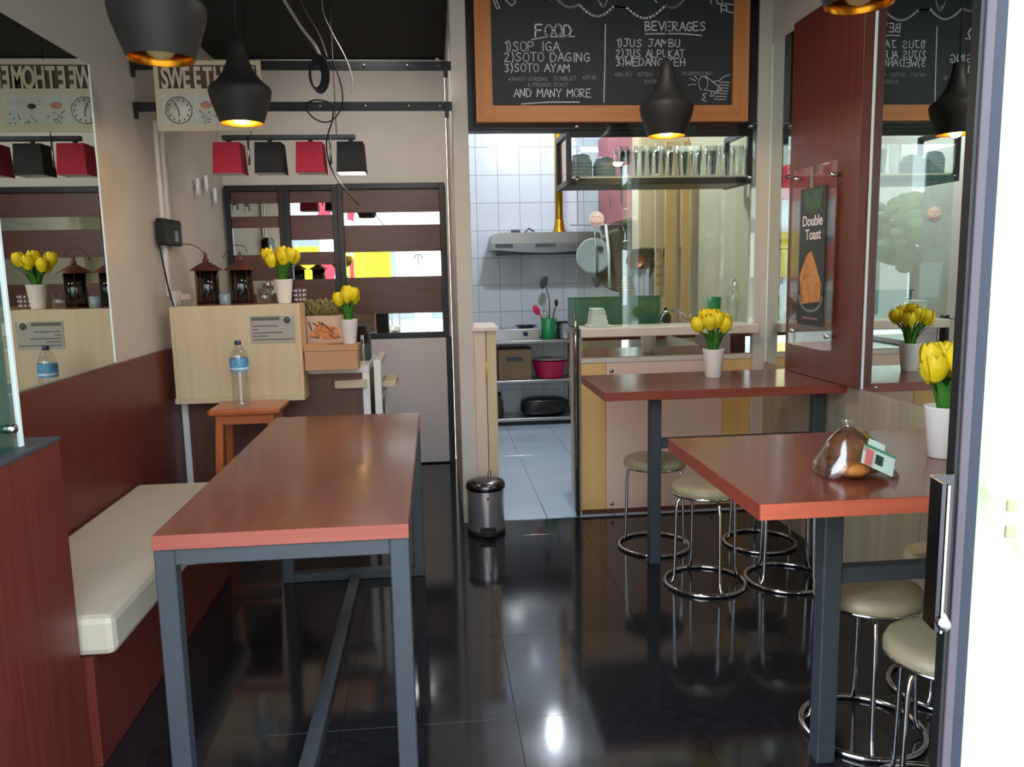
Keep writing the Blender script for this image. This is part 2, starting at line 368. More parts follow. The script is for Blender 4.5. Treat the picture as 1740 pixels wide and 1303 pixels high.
def stroke(b, s, x, z, h, w, y, slant=0, width=None, jit=.03, dbl=0):
    tot = sum(WID.get(c, .85) for c in s)*h; k = (width/tot) if width else 1
    for c in s:
        dz = random.uniform(-jit, jit)*h
        for pl in G[c]:
            P = [(x+px*h*k+random.uniform(-jit, jit)*h*.4, z+dz+pz*h+(px*slant)) for px, pz in pl]
            b.ribbon(P, w, y)
            if dbl: b.ribbon([(a+dbl, d) for a, d in P], w, y)
        x += WID.get(c, .85)*h*k
        z += slant*h
    return b
YBd = YK-.05
bb = thing('chalkboard_menu', (1.0, YBd, 2.22), 'large chalkboard menu in an orange wood frame above the kitchen serving window', 'menu board')
bx0, bx1, bz0, bz1 = .256, 1.758, 2.226, 2.90
obj('board', B().box(bx0+.06, YBd, bz0+.06, bx1-.06, YBd+.03, bz1), M_CHALKB, bb)
obj('frame_bottom', B().prism([(bx0, bz0), (bx1, bz0), (bx1-.088, bz0+.085), (bx0+.088, bz0+.085)], YBd-.018, YBd+.028), M_ORW, bb)
for x0, x1 in ((bx0, bx0+.088), (bx1, bx1-.088)):
    obj('frame_side', B().prism([(x0, bz0), (x1, bz0+.085), (x1, bz1), (x0, bz1)], YBd-.018, YBd+.028), M_ORWZ, bb)
yc = YBd-.0005
# board pixel helper: board coordinates measured on the photograph's board (x to the right, z up, metres)
def BX(px): return .256+(px-809)*(1.758-.256)/(1264-809)
def BZ(py): return 2.226+(211-py)*.0030
def line(name, s, px, py, hp, wpx, w=.005, m=M_CHALK, dbl=0, sl=0):
    h = hp*.0030; tot = sum(WID.get(c_, .85) for c_ in s)*h; wt = BX(px+wpx)-BX(px); x = BX(px)
    if hp < 10:
        obj(name, stroke(B(), s, x, BZ(py), h, w, yc, sl, wt, .03, dbl), m, bb, kind='stuff', solid=False); return
    for c_ in s:
        lw_ = WID.get(c_, .85)*h*wt/tot
        if c_ != ' ': obj('chalk_letter', stroke(B(), c_, x, BZ(py), h, w, yc, sl, lw_, .03, dbl), m, bb, solid=False)
        x += lw_
line('heading', 'FOOD', 908, 63, 20, 62, .0085)
line('heading', 'BEVERAGES', 1089, 52, 15, 104, .006)
for s, x, y, h, w in (('1)SOP IGA', 857, 88, 16, 92), ('2)SOTO DAGING', 857, 106, 15, 142), ('3)SOTO AYAM', 857, 124, 14, 108),
                      ('AND MANY MORE', 871, 167, 14, 130), ('1)JUS JAMBU', 1041, 80, 13, 110), ('2)JUS ALPUKAT', 1041, 98, 13, 116), ('3)WEDANG TEH', 1041, 113, 13, 118)):
    line('chalk_line', s, x, y, h, w, .0048, M_CHALK)
for s, x, y, h, w in (('4)NASI GORENG', 863, 139, 6, 64), ('5)OMELET', 937, 138, 6, 38), ('6)PIE', 985, 136, 6, 24), ('& FRENCH TOAST', 894, 149, 6, 68),
                      ('4)KOPI', 1038, 131, 6, 30), ('5)TEH', 1077, 131, 6, 26), ('6)MILK', 1110, 130, 6, 24), ('7)CAPPUCCINO', 1150, 129, 6, 54), ('8)SODA', 1088, 143, 6, 28)):
    line('chalk_line', s, x, y, h, w, .0032, M_CHALKD)
def deco(name, pls, w, m=M_CHALK):
    for pl in pls: obj(name, B().ribbon([(BX(x), BZ(y)) for x, y in pl], w, yc), m, bb, solid=False)
deco('chalk_rule', [[(901, 69), (925, 64), (972, 63)], [(1089, 58), (1150, 57), (1184, 60)], [(1023, 42), (1022, 110), (1020, 176)], [(883, 179), (930, 176), (979, 176)]], .005)
def scallop(x0, x1, y0, y1, dip, n=12):
    return [(x0+(x1-x0)*i/n, y0+(y1-y0)*i/n+dip*math.sin(PI*i/n)) for i in range(n+1)]
deco('chalk_cloud', [scallop(940, 980, -4, 9, 10), scallop(980, 1038, 9, 10, 19), scallop(1038, 1057, 10, 12, 2), scallop(1057, 1122, 12, 10, 20), scallop(1122, 1158, 10, -6, 9), scallop(912, 940, 0, -4, 5)], .011)
deco('chalk_title', [scallop(1010, 1028, -5, -5, 18), [(1010, -5), (1012, 4), (1018, 8)], [(1104, -2), (1108, 4)], [(838, -6), (846, 17), (851, 16), (843, -4)], [(856, -2), (870, 12), (877, 6), (868, -6)], [(880, -4), (886, 0)]], .005)
deco('chalk_sketch', [[(1198, -2), (1200, 5)], [(1208, -5), (1210, 5), (1218, 6), (1218, -4)], [(1222, 5), (1240, 7)], [(1217, 20), (1216, 8), (1226, 9), (1226, 16), (1218, 15), (1240, 22)]], .005)
deco('chalk_megaphone', [arc(1188, 143, 8, 60, 420, 14, 12), [(1192, 131), (1216, 150), (1210, 158), (1183, 154)], [(1210, 158), (1204, 166), (1200, 166), (1203, 158)], [(1216, 150), (1219, 153), (1213, 160)],
                         [(1162, 148), (1166, 145), (1175, 145)], [(1165, 134), (1175, 139)], [(1173, 130), (1178, 136)], [(1205, 140), (1215, 139), (1222, 132), (1234, 128)],
                         [(1194, 161), (1187, 163), (1192, 168), (1186, 172), (1194, 175)]]+[[(1216-k*1.5, 141+k*5), (1233-k, 142+k*5)] for k in range(7)], .0035)

# ------------------------------------------------------------------ serving window: glass and hanging shelf
sw = thing('serving_glass', (1.3, YK-.03, 1.1), 'large clear glass pane on chrome stand-offs above the kitchen counter ledge', 'glass panel')
obj('pane', B().box(.80, YK-.034, 1.101, 1.826, YK-.026, 2.22), glass('serving glass', (.90, .955, .93), 1.9), sw)
for x in (.785+.02, 1.79): 
    for z in (1.925, 2.205): obj('standoff', B().tube([(x, YK-.045, z), (x, YK-.02, z)], .013, 14), M_CHROME, sw)
stk = thing('sticker', (.91, YK-.036, 1.65), 'round pale pink sticker on the serving glass', 'sticker')
obj('disc', B().tube([(.91, YK-.036, 1.705), (.91, YK-.0345, 1.705)], .045, 28), mat('pale pink paper', (238, 234, 242), .7), stk)
M_PT = mat('pink print', (206, 110, 116), .6)
for s, z, h in (('Find us', 1.715, .017), ('on', 1.7, .015), ('Google', 1.68, .02)): text(s, h, M_PT, 'lettering', stk, (.91, YK-.0365, z))
hs = thing('hanging_shelf', (1.27, 4.75, 1.9), 'black steel glass rack hanging behind the serving window', 'shelf')
sx0, sx1, sy0, sy1, sz0, sz1 = .765, 1.80, YK-.01, 4.93, 1.895, 2.2
for x in (sx0, sx1):
    for y in (sy0+.015, sy1): obj('upright', B().box(x-.014, y-.014, sz0, x+.014, y+.014, sz1, .002), M_BLACK, hs)
    obj('side_rail', B().box(x-.014, sy0+.03, sz0, x+.014, sy1-.015, sz0+.03), M_BLACK, hs)
    obj('side_rail', B().box(x-.014, sy0+.03, sz1-.03, x+.014, sy1-.015, sz1), M_BLACK, hs)
obj('front_rail', B().box(sx0+.015, sy0, sz0, sx1-.015, sy0+.03, sz0+.035, .002), M_BLACK, hs)
obj('front_rail', B().box(sx0+.015, sy0, sz1-.045, sx1-.015, sy0+.03, sz1, .002), M_BLACK, hs)
obj('shelf_board', B().box(sx0+.014, sy0+.03, sz0+.004, sx1-.014, sy1-.01, sz0+.03), M_BLACK, hs)
obj('shelf_liner', B().box(sx0+.016, sy0+.001, sz0+.036, sx1-.016, sy1-.02, sz0+.046), M_LEDGE, hs)
zs = sz0+.0465
def bowl_at(c, n, first):
    for k in range(n):
        b = B().lathe([(.022, .06), (.05, .05), (.062, .02), (.066, .0), (.062, .001), (.058, .02), (.046, .046), (.0, .055)], (c[0], c[1], c[2]+k*.019), 24)
        pos = 'bottom one' if k == 0 else ('topmost' if k == n-1 else ['', 'second from the bottom', 'third from the bottom', 'fourth from the bottom'][k])
        obj('bowl', b, M_GLASSB, label=f'upturned glass bowl, {pos} in the {first} bowl stack', cat='bowl', group='upturned bowls on the hanging shelf')
M_GLASSB = mat('blue grey glass bowl', (172, 188, 198), .15, trans=.4, spec=.8)
bowl_at((.85, 4.66, zs), 5, 'left')
bowl_at((.985, 4.66, zs), 4, 'right')
gprof = [(.024, .003), (.027, .0), (.026, .012), (.032, .1), (.036, .172), (.034, .172), (.030, .1), (.024, .014), (.0, .012)]
xs = [1.10+i*.083 for i in range(9)]
ordw = ['leftmost', 'second from left', 'third from left', 'fourth from left', 'middle', 'fourth from right', 'third from right', 'second from right', 'rightmost']
pr = None
for row, y in (('front', 4.64), ('back', 4.79)):
    for i, x in enumerate(xs):
        lab = f'tall clear drinking glass on the hanging shelf, {ordw[i]} in the {row} row'
        if pr is None:
            pr = obj('drinking_glass', B().lathe(gprof, (x, y, zs), 20), M_GLASSW, label=lab, cat='glass', group='drinking glasses on the hanging shelf')
        else:
            o = pr.copy(); COL.objects.link(o); o.location = (x+random.uniform(-.006, .006), y, zs); o['label'] = lab

# ------------------------------------------------------------------ right wall mirrors, red box column, framed poster
mr = thing('wall_mirror', (XR-.006, 4.3, .88), 'tall narrow mirror on the right wall between red column and kitchen corner', 'mirror')
obj('glass', B().box(XR-.006, 4.15, .875, XR, 4.525, 2.64), M_MIRROR, mr)
obj('polished_edge', B().box(XR-.009, 4.519, .875, XR-.0055, 4.527, 2.64), M_EDGEW, mr)
mr = thing('wall_mirror', (XR-.006, 2.5, .88), 'large wall mirror on the right wall in front of the red column', 'mirror')
obj('glass', B().box(XR-.006, 1.3, .875, XR, 3.448, 2.64), M_MIRROR, mr)
obj('polished_edge', B().box(XR-.010, 3.440, .875, XR-.0055, 3.450, 2.64), M_EDGEW, mr)
for y, z in ((3.33, .9), (1.6, .9)): obj('mirror_screw', B().tube([(XR-.012, y, z), (XR-.005, y, z)], .007, 12), M_CHROME, mr)
obj('column_panel', B().box(XR-.055, 3.452, .881, XR-.001, 4.15, 2.64, .002), M_RED, label='tall red-brown wooden box column on the right wall above the far high table', cat='column')
pg = thing('poster_holder', (1.83, 3.8, 1.03), 'glass poster holder with chrome stand-offs on the red column', 'poster frame')
xg = XR-.055
obj('glass_plate', B().box(xg-.035, 3.585, 1.03, xg-.029, 4.04, 1.9), M_GLASS, pg)
for y, z in ((3.63, 1.84), (4.0, 1.86), (3.63, 1.1), (4.0, 1.1)): obj('standoff', B().tube([(xg-.042, y, z), (xg, y, z)], .011, 12), M_CHROME, pg)
ps = thing('poster', (xg-.02, 3.8, 1.13), 'dark food poster with brown toast photo inside the glass holder', 'poster')
obj('sheet', B().box(xg-.0372, 3.665, 1.14, xg-.0355, 3.935, 1.80), mat('black print paper', (34, 30, 32), .4, var=.3, scale=10), ps)
obj('green_emblem', B().prism([(3.90, 1.79), (3.70, 1.79), (3.72, 1.70), (3.80, 1.67), (3.88, 1.70)], xg-.0374, xg-.0380, 'YZ'), mat('dull green print', (52, 84, 62), .5, var=.4, scale=30), ps)
obj('toast_photo', B().prism([(3.92, 1.38), (3.85, 1.48), (3.8, 1.50), (3.74, 1.42), (3.69, 1.34), (3.70, 1.26), (3.90, 1.24)], xg-.0374, xg-.0380, 'YZ'), mat('toast print', (186, 126, 70), .5, var=.35, scale=25), ps)
b = B()
b.ribbon(arc(3.8, 1.28, .12, 180, 360, 12, .07), .012, xg-.0374, .001, 1, 'X')
obj('plate_print', b, mat('grey print', (140, 150, 150), .5), ps, solid=False)
M_PW = mat('white print', (226, 222, 226), .5)
text('Double', .07, M_PW, 'lettering', ps, (xg-.0380, 3.80, 1.62), '-X', bold=.001)
text('Toast', .07, M_PW, 'lettering', ps, (xg-.0380, 3.79, 1.555), '-X', bold=.001)
obj('footer', B().box(xg-.0380, 3.72, 1.17, xg-.0374, 3.88, 1.18), mat('mauve print', (150, 96, 110), .5), ps)

# ------------------------------------------------------------------ high tables on the right
def high_table(y0, y1, label, yp, xp, zr):
    t = thing('high_table', (1.3, (y0+y1)/2, 0), label, 'table', 'high tables on the right')
    obj('table_top', B().box(.755, y0+.003, .84, XR-.013, y1, .88, .0015), M_REDY, t)
    obj('edge_band', B().box(.755, y0, .8405, XR-.013, y0+.0028, .8795), M_EDGE if y0 < 3 else M_EDGEX, t)
    obj('edge_band', B().box(.752, y0, .8405, .7548, y1, .8795), M_EDGEX, t)
    for x in (xp, 1.84): obj('leg', B().box(x-.027, yp-.027, 0, x+.027, yp+.027, .812, .003), M_DGREY, t)
    obj('cross_rail', B().box(xp+.027, yp-.02, zr, 1.813, yp+.02, zr+.047, .003), M_DGREY, t)
    obj('top_rail', B().box(1.0, yp-.02, .812, 1.88, yp+.02, .839, .003), M_DGREY, t)
    return t
high_table(1.80, 2.56, 'near high table with red-brown top and bright orange front edge by the sliding door', 2.11, 1.09, .545)
high_table(3.56, 4.17, 'far high table with red-brown top below the red column', 3.735, 1.03, .575)

# ------------------------------------------------------------------ left table
lt = thing('dining_table', (-.42, 2.95, 0), 'long red-brown dining table on dark grey square frames beside the bench', 'table')
tx0, tx1, ty0, ty1 = -.752, -.09, 2.10, 3.80
obj('table_top', B().box(tx0, ty0+.003, .74, tx1, ty1, .78, .0015), M_REDY, lt)
obj('edge_band', B().box(tx0, ty0, .7405, tx1, ty0+.0028, .7795), wood('pinkish edge band', (140, 68, 56), (156, 82, 68), 'X', .4, 50), lt)
for y in (ty0+.03, ty1-.055):
    for x in (tx0+.026, tx1-.026): obj('leg', B().box(x-.026, y-.024, 0, x+.026, y+.024, .74, .003), M_DGREY, lt)
    obj('frame_rail', B().box(tx0+.052, y-.024, .695, tx1-.052, y+.024, .74, .003), M_DGREY, lt)
    obj('foot_rail', B().box(tx0+.052, y-.024, 0.001, tx1-.052, y+.024, .046, .003), M_DGREY, lt)
obj('floor_bar', B().box(-.44, ty0+.055, .001, -.395, ty1-.08, .03, .003), M_DGREY, lt)
for x in (tx0+.026, tx1-.026): obj('side_rail', B().box(x-.02, ty0+.055, .7, x+.02, ty1-.08, .739, .003), M_DGREY, lt)
obj('glide', B().box(-.69, 2.15, .68, -.66, 2.18, .694), M_WHITE, lt)

# ------------------------------------------------------------------ bench, end panel and left wall mirror
bn = thing('bench', (-1.2, 3.1, 0), 'long built-in bench with cream cushion and red-brown back panel on the left wall', 'bench')
obj('back_panel', B().box(XL+.002, 2.335, 0, XL+.03, 4.6, 1.05, .003), M_RED, bn)
obj('base', B().box(XL+.031, 2.335, 0, -1.03, 3.86, .345, .003), M_RED, bn)
def cushion():
    b = B(); b.box(XL+.034, 2.24+.098, .346, -.965, 3.89, .468, .022); return b
obj('seat_cushion', cushion(), M_CREAM, bn)
ep = thing('end_panel', (-1.25, 1.8, 0), 'red-brown laminate box partition at the near end of the bench', 'partition')
obj('body', B().box(XL+.002, YF, 0, -1.05, 2.31, 1.0, .002), M_RED, ep)
obj('top_board', B().box(XL+.002, YF, 1.0, -1.047, 2.313, 1.012, .001), M_DGREY, ep)
gp = thing('glass_screen', (-1.09, 1.7, 1.012), 'glass screen with green poster standing on the near partition', 'glass screen')
obj('pane', B().box(-1.094, YF+.02, 1.013, -1.086, 2.19, 2.5), M_GLASS, gp)
obj('polished_edge', B().box(-1.0945, 2.181, 1.013, -1.0845, 2.193, 2.5), M_EDGEW, gp)
for y in (1.4, 2.13): obj('standoff', B().tube([(-1.094, y, 1.07), (-1.07, y, 1.07)], .012, 14), M_CHROME, gp)
def pane_pattern():
    m = bpy.data.materials.new('leafy pane pattern'); m.use_nodes = True; n = m.node_tree; b = n.nodes['Principled BSDF']
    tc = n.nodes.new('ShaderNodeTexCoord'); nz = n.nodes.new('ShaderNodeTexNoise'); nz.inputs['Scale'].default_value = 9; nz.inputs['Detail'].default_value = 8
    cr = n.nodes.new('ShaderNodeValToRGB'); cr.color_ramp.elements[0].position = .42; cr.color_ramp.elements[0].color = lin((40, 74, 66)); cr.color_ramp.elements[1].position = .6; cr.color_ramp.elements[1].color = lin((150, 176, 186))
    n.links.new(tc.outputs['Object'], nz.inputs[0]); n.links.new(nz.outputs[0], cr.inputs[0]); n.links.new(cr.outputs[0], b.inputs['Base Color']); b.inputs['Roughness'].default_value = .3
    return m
obj('upper_pane_pattern', B().box(-1.104, YF+.02, 1.42, -1.098, 2.17, 2.5), pane_pattern(), gp)  # pale, leafy look of the upper pane, put into this panel's colour
obj('poster_bottom', B().box(-1.104, YF+.02, 1.013, -1.098, 2.17, 1.42), mat('deep green print', (10, 82, 66), .35, var=.15, scale=4), gp)
obj('white_label', B().box(-1.0975, 1.9, 1.3, -1.095, 2.1, 1.345), M_WHITE, gp)
obj('red_emblem', B().tube([(-1.0975, 2.03, 1.4), (-1.095, 2.03, 1.4)], .03, 18), mat('brick red print', (150, 60, 60), .5), gp)
ml = thing('wall_mirror', (XL+.006, 2.8, 1.06), 'large frameless mirror on the left wall above the bench back', 'mirror')
obj('glass', B().box(XL, 1.3, 1.056, XL+.006, 3.84, 2.36), M_MIRROR, ml)
obj('polished_edge', B().box(XL+.0055, 3.833, 1.056, XL+.009, 3.842, 2.36), M_EDGEW, ml)

# ------------------------------------------------------------------ stools
def make_stool(loc, label):
    t = thing('round_stool', loc, label, 'stool', 'round stools with taupe seats')
    x, y, _ = loc
    obj('seat', B().lathe([(0, .43), (.15, .43), (.156, .438), (.158, .452), (.150, .470), (.125, .479), (.06, .482), (0, .483)], (x, y, 0), 40), M_OLIVE, t)
    obj('seat_rim', B().tube([(x+.153*math.cos(a), y+.153*math.sin(a), .433) for a in [2*PI*k/40 for k in range(40)]], .006, 8, True), M_CHROME, t)
    obj('floor_ring', B().tube([(x+.18*math.cos(a), y+.18*math.sin(a), .009) for a in [2*PI*k/48 for k in range(48)]], .009, 10, True), M_CHROME, t)
    for k in range(4):
        a = PI/4+k*PI/2+.35; ca, sa = math.cos(a), math.sin(a)
        P = [(.172, .016), (.155, .03), (.150, .06), (.146, .2), (.142, .36), (.136, .395), (.118, .418), (.05, .424)]
        obj('leg', B().tube([(x+r*ca, y+r*sa, z) for r, z in P], .0075, 8), M_CHROME, t)
    return t
st = make_stool((1.095, 3.968, 0), 'round taupe stool on chrome legs behind the leg of the far high table')
dup(st, (1.19, 3.45, 0), .55, 'round taupe stool on chrome legs left of the far corner of the near high table')
dup(st, (1.646, 3.93, 0), .2, 'round taupe stool under the far high table nearest the right wall, mostly hidden')
dup(st, (1.57, 3.435, 0), .9, 'round taupe stool seen only below the near high table, behind its leg')
dup(st, (1.285, 2.24, 0), .1, 'round taupe stool directly under the cross rail of the near high table')
dup(st, (1.295, 1.86, 0), .75, 'nearest round taupe stool beside the chrome door handle')
dup(st, (1.69, 2.43, 0), 1.1, 'round taupe stool behind the door frame, only its floor ring showing')

# ------------------------------------------------------------------ pendants
def make_pendant(loc, label, lit):
    t = thing('pendant_lamp', loc, label, 'lamp', 'black pendant lamps')
    x, y, z = loc
    outer = [(.090, 0), (.108, .05), (.125, .10), (.131, .135), (.126, .150), (.100, .170), (.078, .195), (.060, .225), (.046, .26), (.036, .30), (.030, .345), (.020, .35)]
    inner = [(.019, .345), (.03, .25), (.055, .215), (.095, .165), (.126, .138), (.120, .10), (.105, .05), (.087, .001), (.090, 0)]
    obj('shade', B().lathe(outer, loc, 40), M_LAMP, t, solid=False)
    obj('gold_lining', B().lathe(inner, loc, 40), M_GOLD, t, solid=False)
    obj('socket', B().tube([(x, y, z+.13), (x, y, z+.34)], .02, 14), M_LAMP, t)
    obj('bulb', B().ell((x, y, z+.04), (.045, .045, .04)), M_BULB if lit else mat('unlit bulb', (190, 160, 110), .3), t)
    obj('cord', B().tube([(x, y, z+.345), (x, y, ZC)], .004, 6), M_RUBBER, t)
    if lit:
        l = bpy.data.lights.new('lamp_light', 'POINT'); l.energy = 22; l.color = (1, .72, .42); l.shadow_soft_size = .03
        lo = bpy.data.objects.new('lamp_light', l); COL.objects.link(lo); lo.parent = t; lo.location = (0, 0, .015)
    return t
make_pendant((-.739, 2.45, 2.045), 'nearest black pendant lamp over the left table, unlit, cut by the top edge', False)
make_pendant((-.80, 3.7, 2.085), 'lit black pendant lamp in front of the wooden clock sign', True)
make_pendant((1.155, 4.0, 2.07), 'lit black pendant lamp hanging in front of the chalkboard menu', True)
make_pendant((1.19, 2.25, 2.145), 'unlit black pendant over the near high table, only its gold rim showing', False)

# ------------------------------------------------------------------ tulips
def tulips(loc, n, h, spread, label, potr=.05, poth=.125, hs=1.0, cat='flower pot'):
    t = thing('potted_tulips', loc, label, cat, 'white pots of yellow tulips')
    x, y, z = loc
    pp = [(potr*.66, .0), (potr*.7, .004), (potr*.98, poth*.97), (potr, poth), (potr*.92, poth), (potr*.86, poth*.85), (0, poth*.85)]
    obj('pot', B().lathe([(0, 0)]+pp, loc, 28), M_POT, t)
    for k in range(n):
        a = 2*PI*k/n*1.0+random.uniform(-.25, .25); rr = 0 if k == 0 else (spread*random.uniform(.65, 1.0))
        ex, ey = x+rr*math.cos(a), y+rr*math.sin(a)*.8; ez = z+h-.035*hs-random.uniform(0, .04)*hs*(1 if k else 0)
        P = [(x+.25*potr*math.cos(a), y+.25*potr*math.sin(a), z+poth*.8), (x+.5*(ex-x), y+.5*(ey-y), z+poth+.5*(ez-z-poth)), (ex, ey, ez-.02*hs)]
        st_ = obj('stem', B().tube(P, .0035*hs, 6), M_GREEN, t)
        tilt = Matrix.Rotation(rr*2.2, 3, Vector((-math.sin(a), math.cos(a), 0)))
        # petals as individual cupped shells joined to one flower head
        b = B()
        for ring, (ro, op) in enumerate(((.0135, 1.0), (.016, 1.08))):
            for j in range(3):
                pa = 2*PI*j/3+ring*PI/3+a
                vs = []; NU, NV = 5, 7
                for v in range(NV):
                    tt = v/(NV-1); wid = math.sin(PI*min(1, .12+tt*.86))**.7*.95; zz = -.026+.062*tt; rad = (.006+ro*math.sin(PI*min(.9, .1+tt*.72))*1.25)*op
                    for u in range(NU):
                        da = (u/(NU-1)-.5)*2*wid; vs.append(Vector((rad*math.cos(pa+da), rad*math.sin(pa+da), zz))*hs)
                fs = [(v*NU+u, v*NU+u+1, (v+1)*NU+u+1, (v+1)*NU+u) for v in range(NV-1) for u in range(NU-1)]
                b.add([tilt @ v_+Vector((ex, ey, ez)) for v_ in vs], fs, True)
        obj('tulip_flower', b, M_YPET, t, solid=False)
    for k in range(n+2):
        a = 2*PI*k/(n+2)+random.uniform(-.3, .3); L = (h-poth)*random.uniform(.55, .8); out = spread*random.uniform(.6, 1.1)
        vs = []; N = 7
        for i in range(N):
            u = i/(N-1); w = .009*hs*math.sin(PI*min(1, u*.85+.12)); r = potr*.3+out*u**1.6; zz = z+poth*.8+L*math.sin(u*1.45)
            cx_, cy_ = x+r*math.cos(a), y+r*math.sin(a); vs += [(cx_-w*math.sin(a), cy_+w*math.cos(a), zz), (cx_, cy_, zz-.002), (cx_+w*math.sin(a), cy_-w*math.cos(a), zz)]
        fs = [(3*i+j, 3*i+j+1, 3*i+j+4, 3*i+j+3) for i in range(N-1) for j in range(2)]
        obj('leaf', B().add(vs, fs, True), M_GREEN, t, solid=False)
    return t
tulips((1.385, 3.93, .8805), 9, .345, .088, 'white pot of yellow tulips on the far high table', .055, .145, 1.25)
tulips((1.45, 2.17, .8805), 8, .335, .06, 'white pot of yellow tulips on the near high table by the door frame', .052, .15, 1.25)
tulips((-.82, 4.56, 1.2805), 8, .31, .085, 'white pot of yellow tulips on top of the beige cashier cabinet', .052, .13, 1.25)
tulips((-.475, 4.53, 1.0505), 7, .32, .06, 'white pot of yellow tulips on the small wooden box of the counter', .05, .135, 1.2)

# ------------------------------------------------------------------ bread in a plastic bag
bg = thing('bread_bag', (1.115, 2.0, .8805), 'clear plastic bag of brown bread with green and white label on near table', 'bread')
bx, by, bz = 1.115, 2.03, .8805
obj('loaf', B().ell((bx-.015, by, bz+.065), (.066, .055, .05), 20, 12).ell((bx+.01, by, bz+.035), (.085, .06, .034), 20, 12), mat('brown bread crust', (128, 74, 42), .55, var=.3, scale=22, bump=.5), bg)
obj('bun', B().ell((bx-.03, by-.045, bz+.025), (.045, .03, .022), 16, 10), mat('golden crust', (184, 116, 52), .5, var=.2, scale=30), bg)
def bag():
    b = B(); N = 36; rows = [(.098, .062, 0), (.104, .07, .006), (.092, .066, .03), (.078, .06, .065), (.06, .048, .095), (.034, .026, .118), (.013, .011, .132), (.009, .008, .137), (.018, .014, .146), (.012, .01, .152)]
    vs = []
    for i, (rx, ry, z) in enumerate(rows):
        for k in range(N):
            t = 2*PI*k/N; j = 1+(.06*math.sin(7*t+i*1.3)+.04*math.sin(13*t+i*2.1))*(1 if i < 8 else .5)
            sq = (abs(math.cos(t))**4+abs(math.sin(t))**4)**-.25 if i < 3 else 1
            vs.append((bx-.028*(z/.15)+rx*sq*j*math.cos(t), by+ry*sq*j*math.sin(t), bz+z))
    fs = [(i*N+k, i*N+(k+1) % N, (i+1)*N+(k+1) % N, (i+1)*N+k) for i in range(len(rows)-1) for k in range(N)]
    return b.add(vs, fs, True)
obj('plastic_bag', bag(), glass('thin plastic', (.84, .82, .8), 4.0, .16), bg, solid=False)
lb = Matrix.Rotation(-.5, 3, 'Y') @ Matrix.Rotation(-.35, 3, 'X')
def quad(cx, cz, w, h, y, rot=-.45, tilt=.55):
    vs = []
    for a, c in ((-w, -h), (w, -h), (w, h), (-w, h)):
        X = a*math.cos(rot)-c*math.sin(rot); Z = a*math.sin(rot)+c*math.cos(rot)
        vs.append((bx-.022+cx+X, by-.068+y+Z*tilt, bz+cz+Z))
    return B().add(vs+[(v[0], v[1]+.001, v[2]) for v in vs], [(0, 1, 2, 3), (7, 6, 5, 4), (0, 4, 5, 1), (1, 5, 6, 2), (2, 6, 7, 3), (3, 7, 4, 0)])
lab_ = obj('label_sheet', quad(.045, .052, .042, .024, 0), mat('label paper', (196, 214, 200), .4), bg)
obj('label_edge', quad(.056, .074, .042, .003, .01), mat('label green', (70, 130, 100), .4), lab_)
obj('label_band', quad(.018, .062, .009, .02, -.0016), mat('label red', (206, 110, 104), .4), lab_)
obj('label_band', quad(.073, .038, .007, .02, -.0016), MATS['label red'], lab_)
obj('label_mark', quad(.047, .052, .01, .012, -.0016), mat('label dark', (44, 60, 52), .4), lab_)
obj('label_sheet', quad(.05, .086, .022, .011, .02), MATS['label paper'], bg)

# ------------------------------------------------------------------ sliding door stile, handle and cream curtain at right
dr = thing('door_2', (.85, YF, 0), 'black aluminium sliding door edge at the right side of the entrance', 'door', kind='structure')
del dr['category']
obj('stile_inner', B().box(.826, YF, 0, .8345, YF+.022, 2.6, .001), M_BLACK, dr)
obj('stile_face', B().box(.833, YF-.004, 0, .848, YF+.02, 2.6, .001), mat('lavender grey aluminium', (78, 70, 78), .5), dr)
obj('gasket', B().box(.848, YF-.002, 0, .868, YF+.02, 2.6, .001), mat('blue grey gasket', (30, 38, 52), .6), dr)
obj('door_glass', B().box(.868, YF+.004, .05, 1.88, YF+.010, 2.55), M_GLASS, dr)
obj('top_track', B().box(XL, YF-.02, 2.58, XR, YF+.06, 2.63), M_BLACK, dr)
def hplate(P, th=.002):
    b = B(); n = len(P); vs = []
    for z in (.866, 1.106):
        for i, (x, y) in enumerate(P):
            a = Vector(P[min(i+1, n-1)])-Vector(P[max(i-1, 0)]); a.normalize(); nn = Vector((-a.y, a.x))*th
            vs += [(x+nn.x, y+nn.y, z), (x-nn.x, y-nn.y, z)]
    m = 2*n; fs = []
    for i in range(n-1):
        p = 2*i
        fs += [(p, p+2, m+p+2, m+p), (p+1, m+p+1, m+p+3, p+3), (p, p+1, p+3, p+2), (m+p, m+p+2, m+p+3, m+p+1)]
    fs += [(0, m, m+1, 1), (m-2, m-1, 2*m-1, 2*m-2)]
    return b.add(vs, fs)
hd = obj('handle', hplate([(.824, YF-.002), (.786, YF-.002), (.780, YF-.012), (.772, YF-.055), (.776, YF-.06)]), mat('dark chrome', (92, 92, 98), .15, 1), dr, label='chrome hooked pull handle')
obj('front_lip', B().box(.7735, YF-.064, .866, .7775, YF-.058, 1.106), M_CHROME, hd)
obj('bolt', B().tube([(.772, YF-.075, .885), (.8, YF-.01, .885)], .010, 14), M_CHROME, hd)
for z in (.9, 1.07): obj('screw', B().tube([(.8, YF-.008, z), (.8, YF-.003, z)], .005, 10), M_CHROME, hd)
ct = thing('curtain', (1.2, YF-.05, .05), 'cream fabric curtain with two small tabs beside the sliding door', 'curtain')
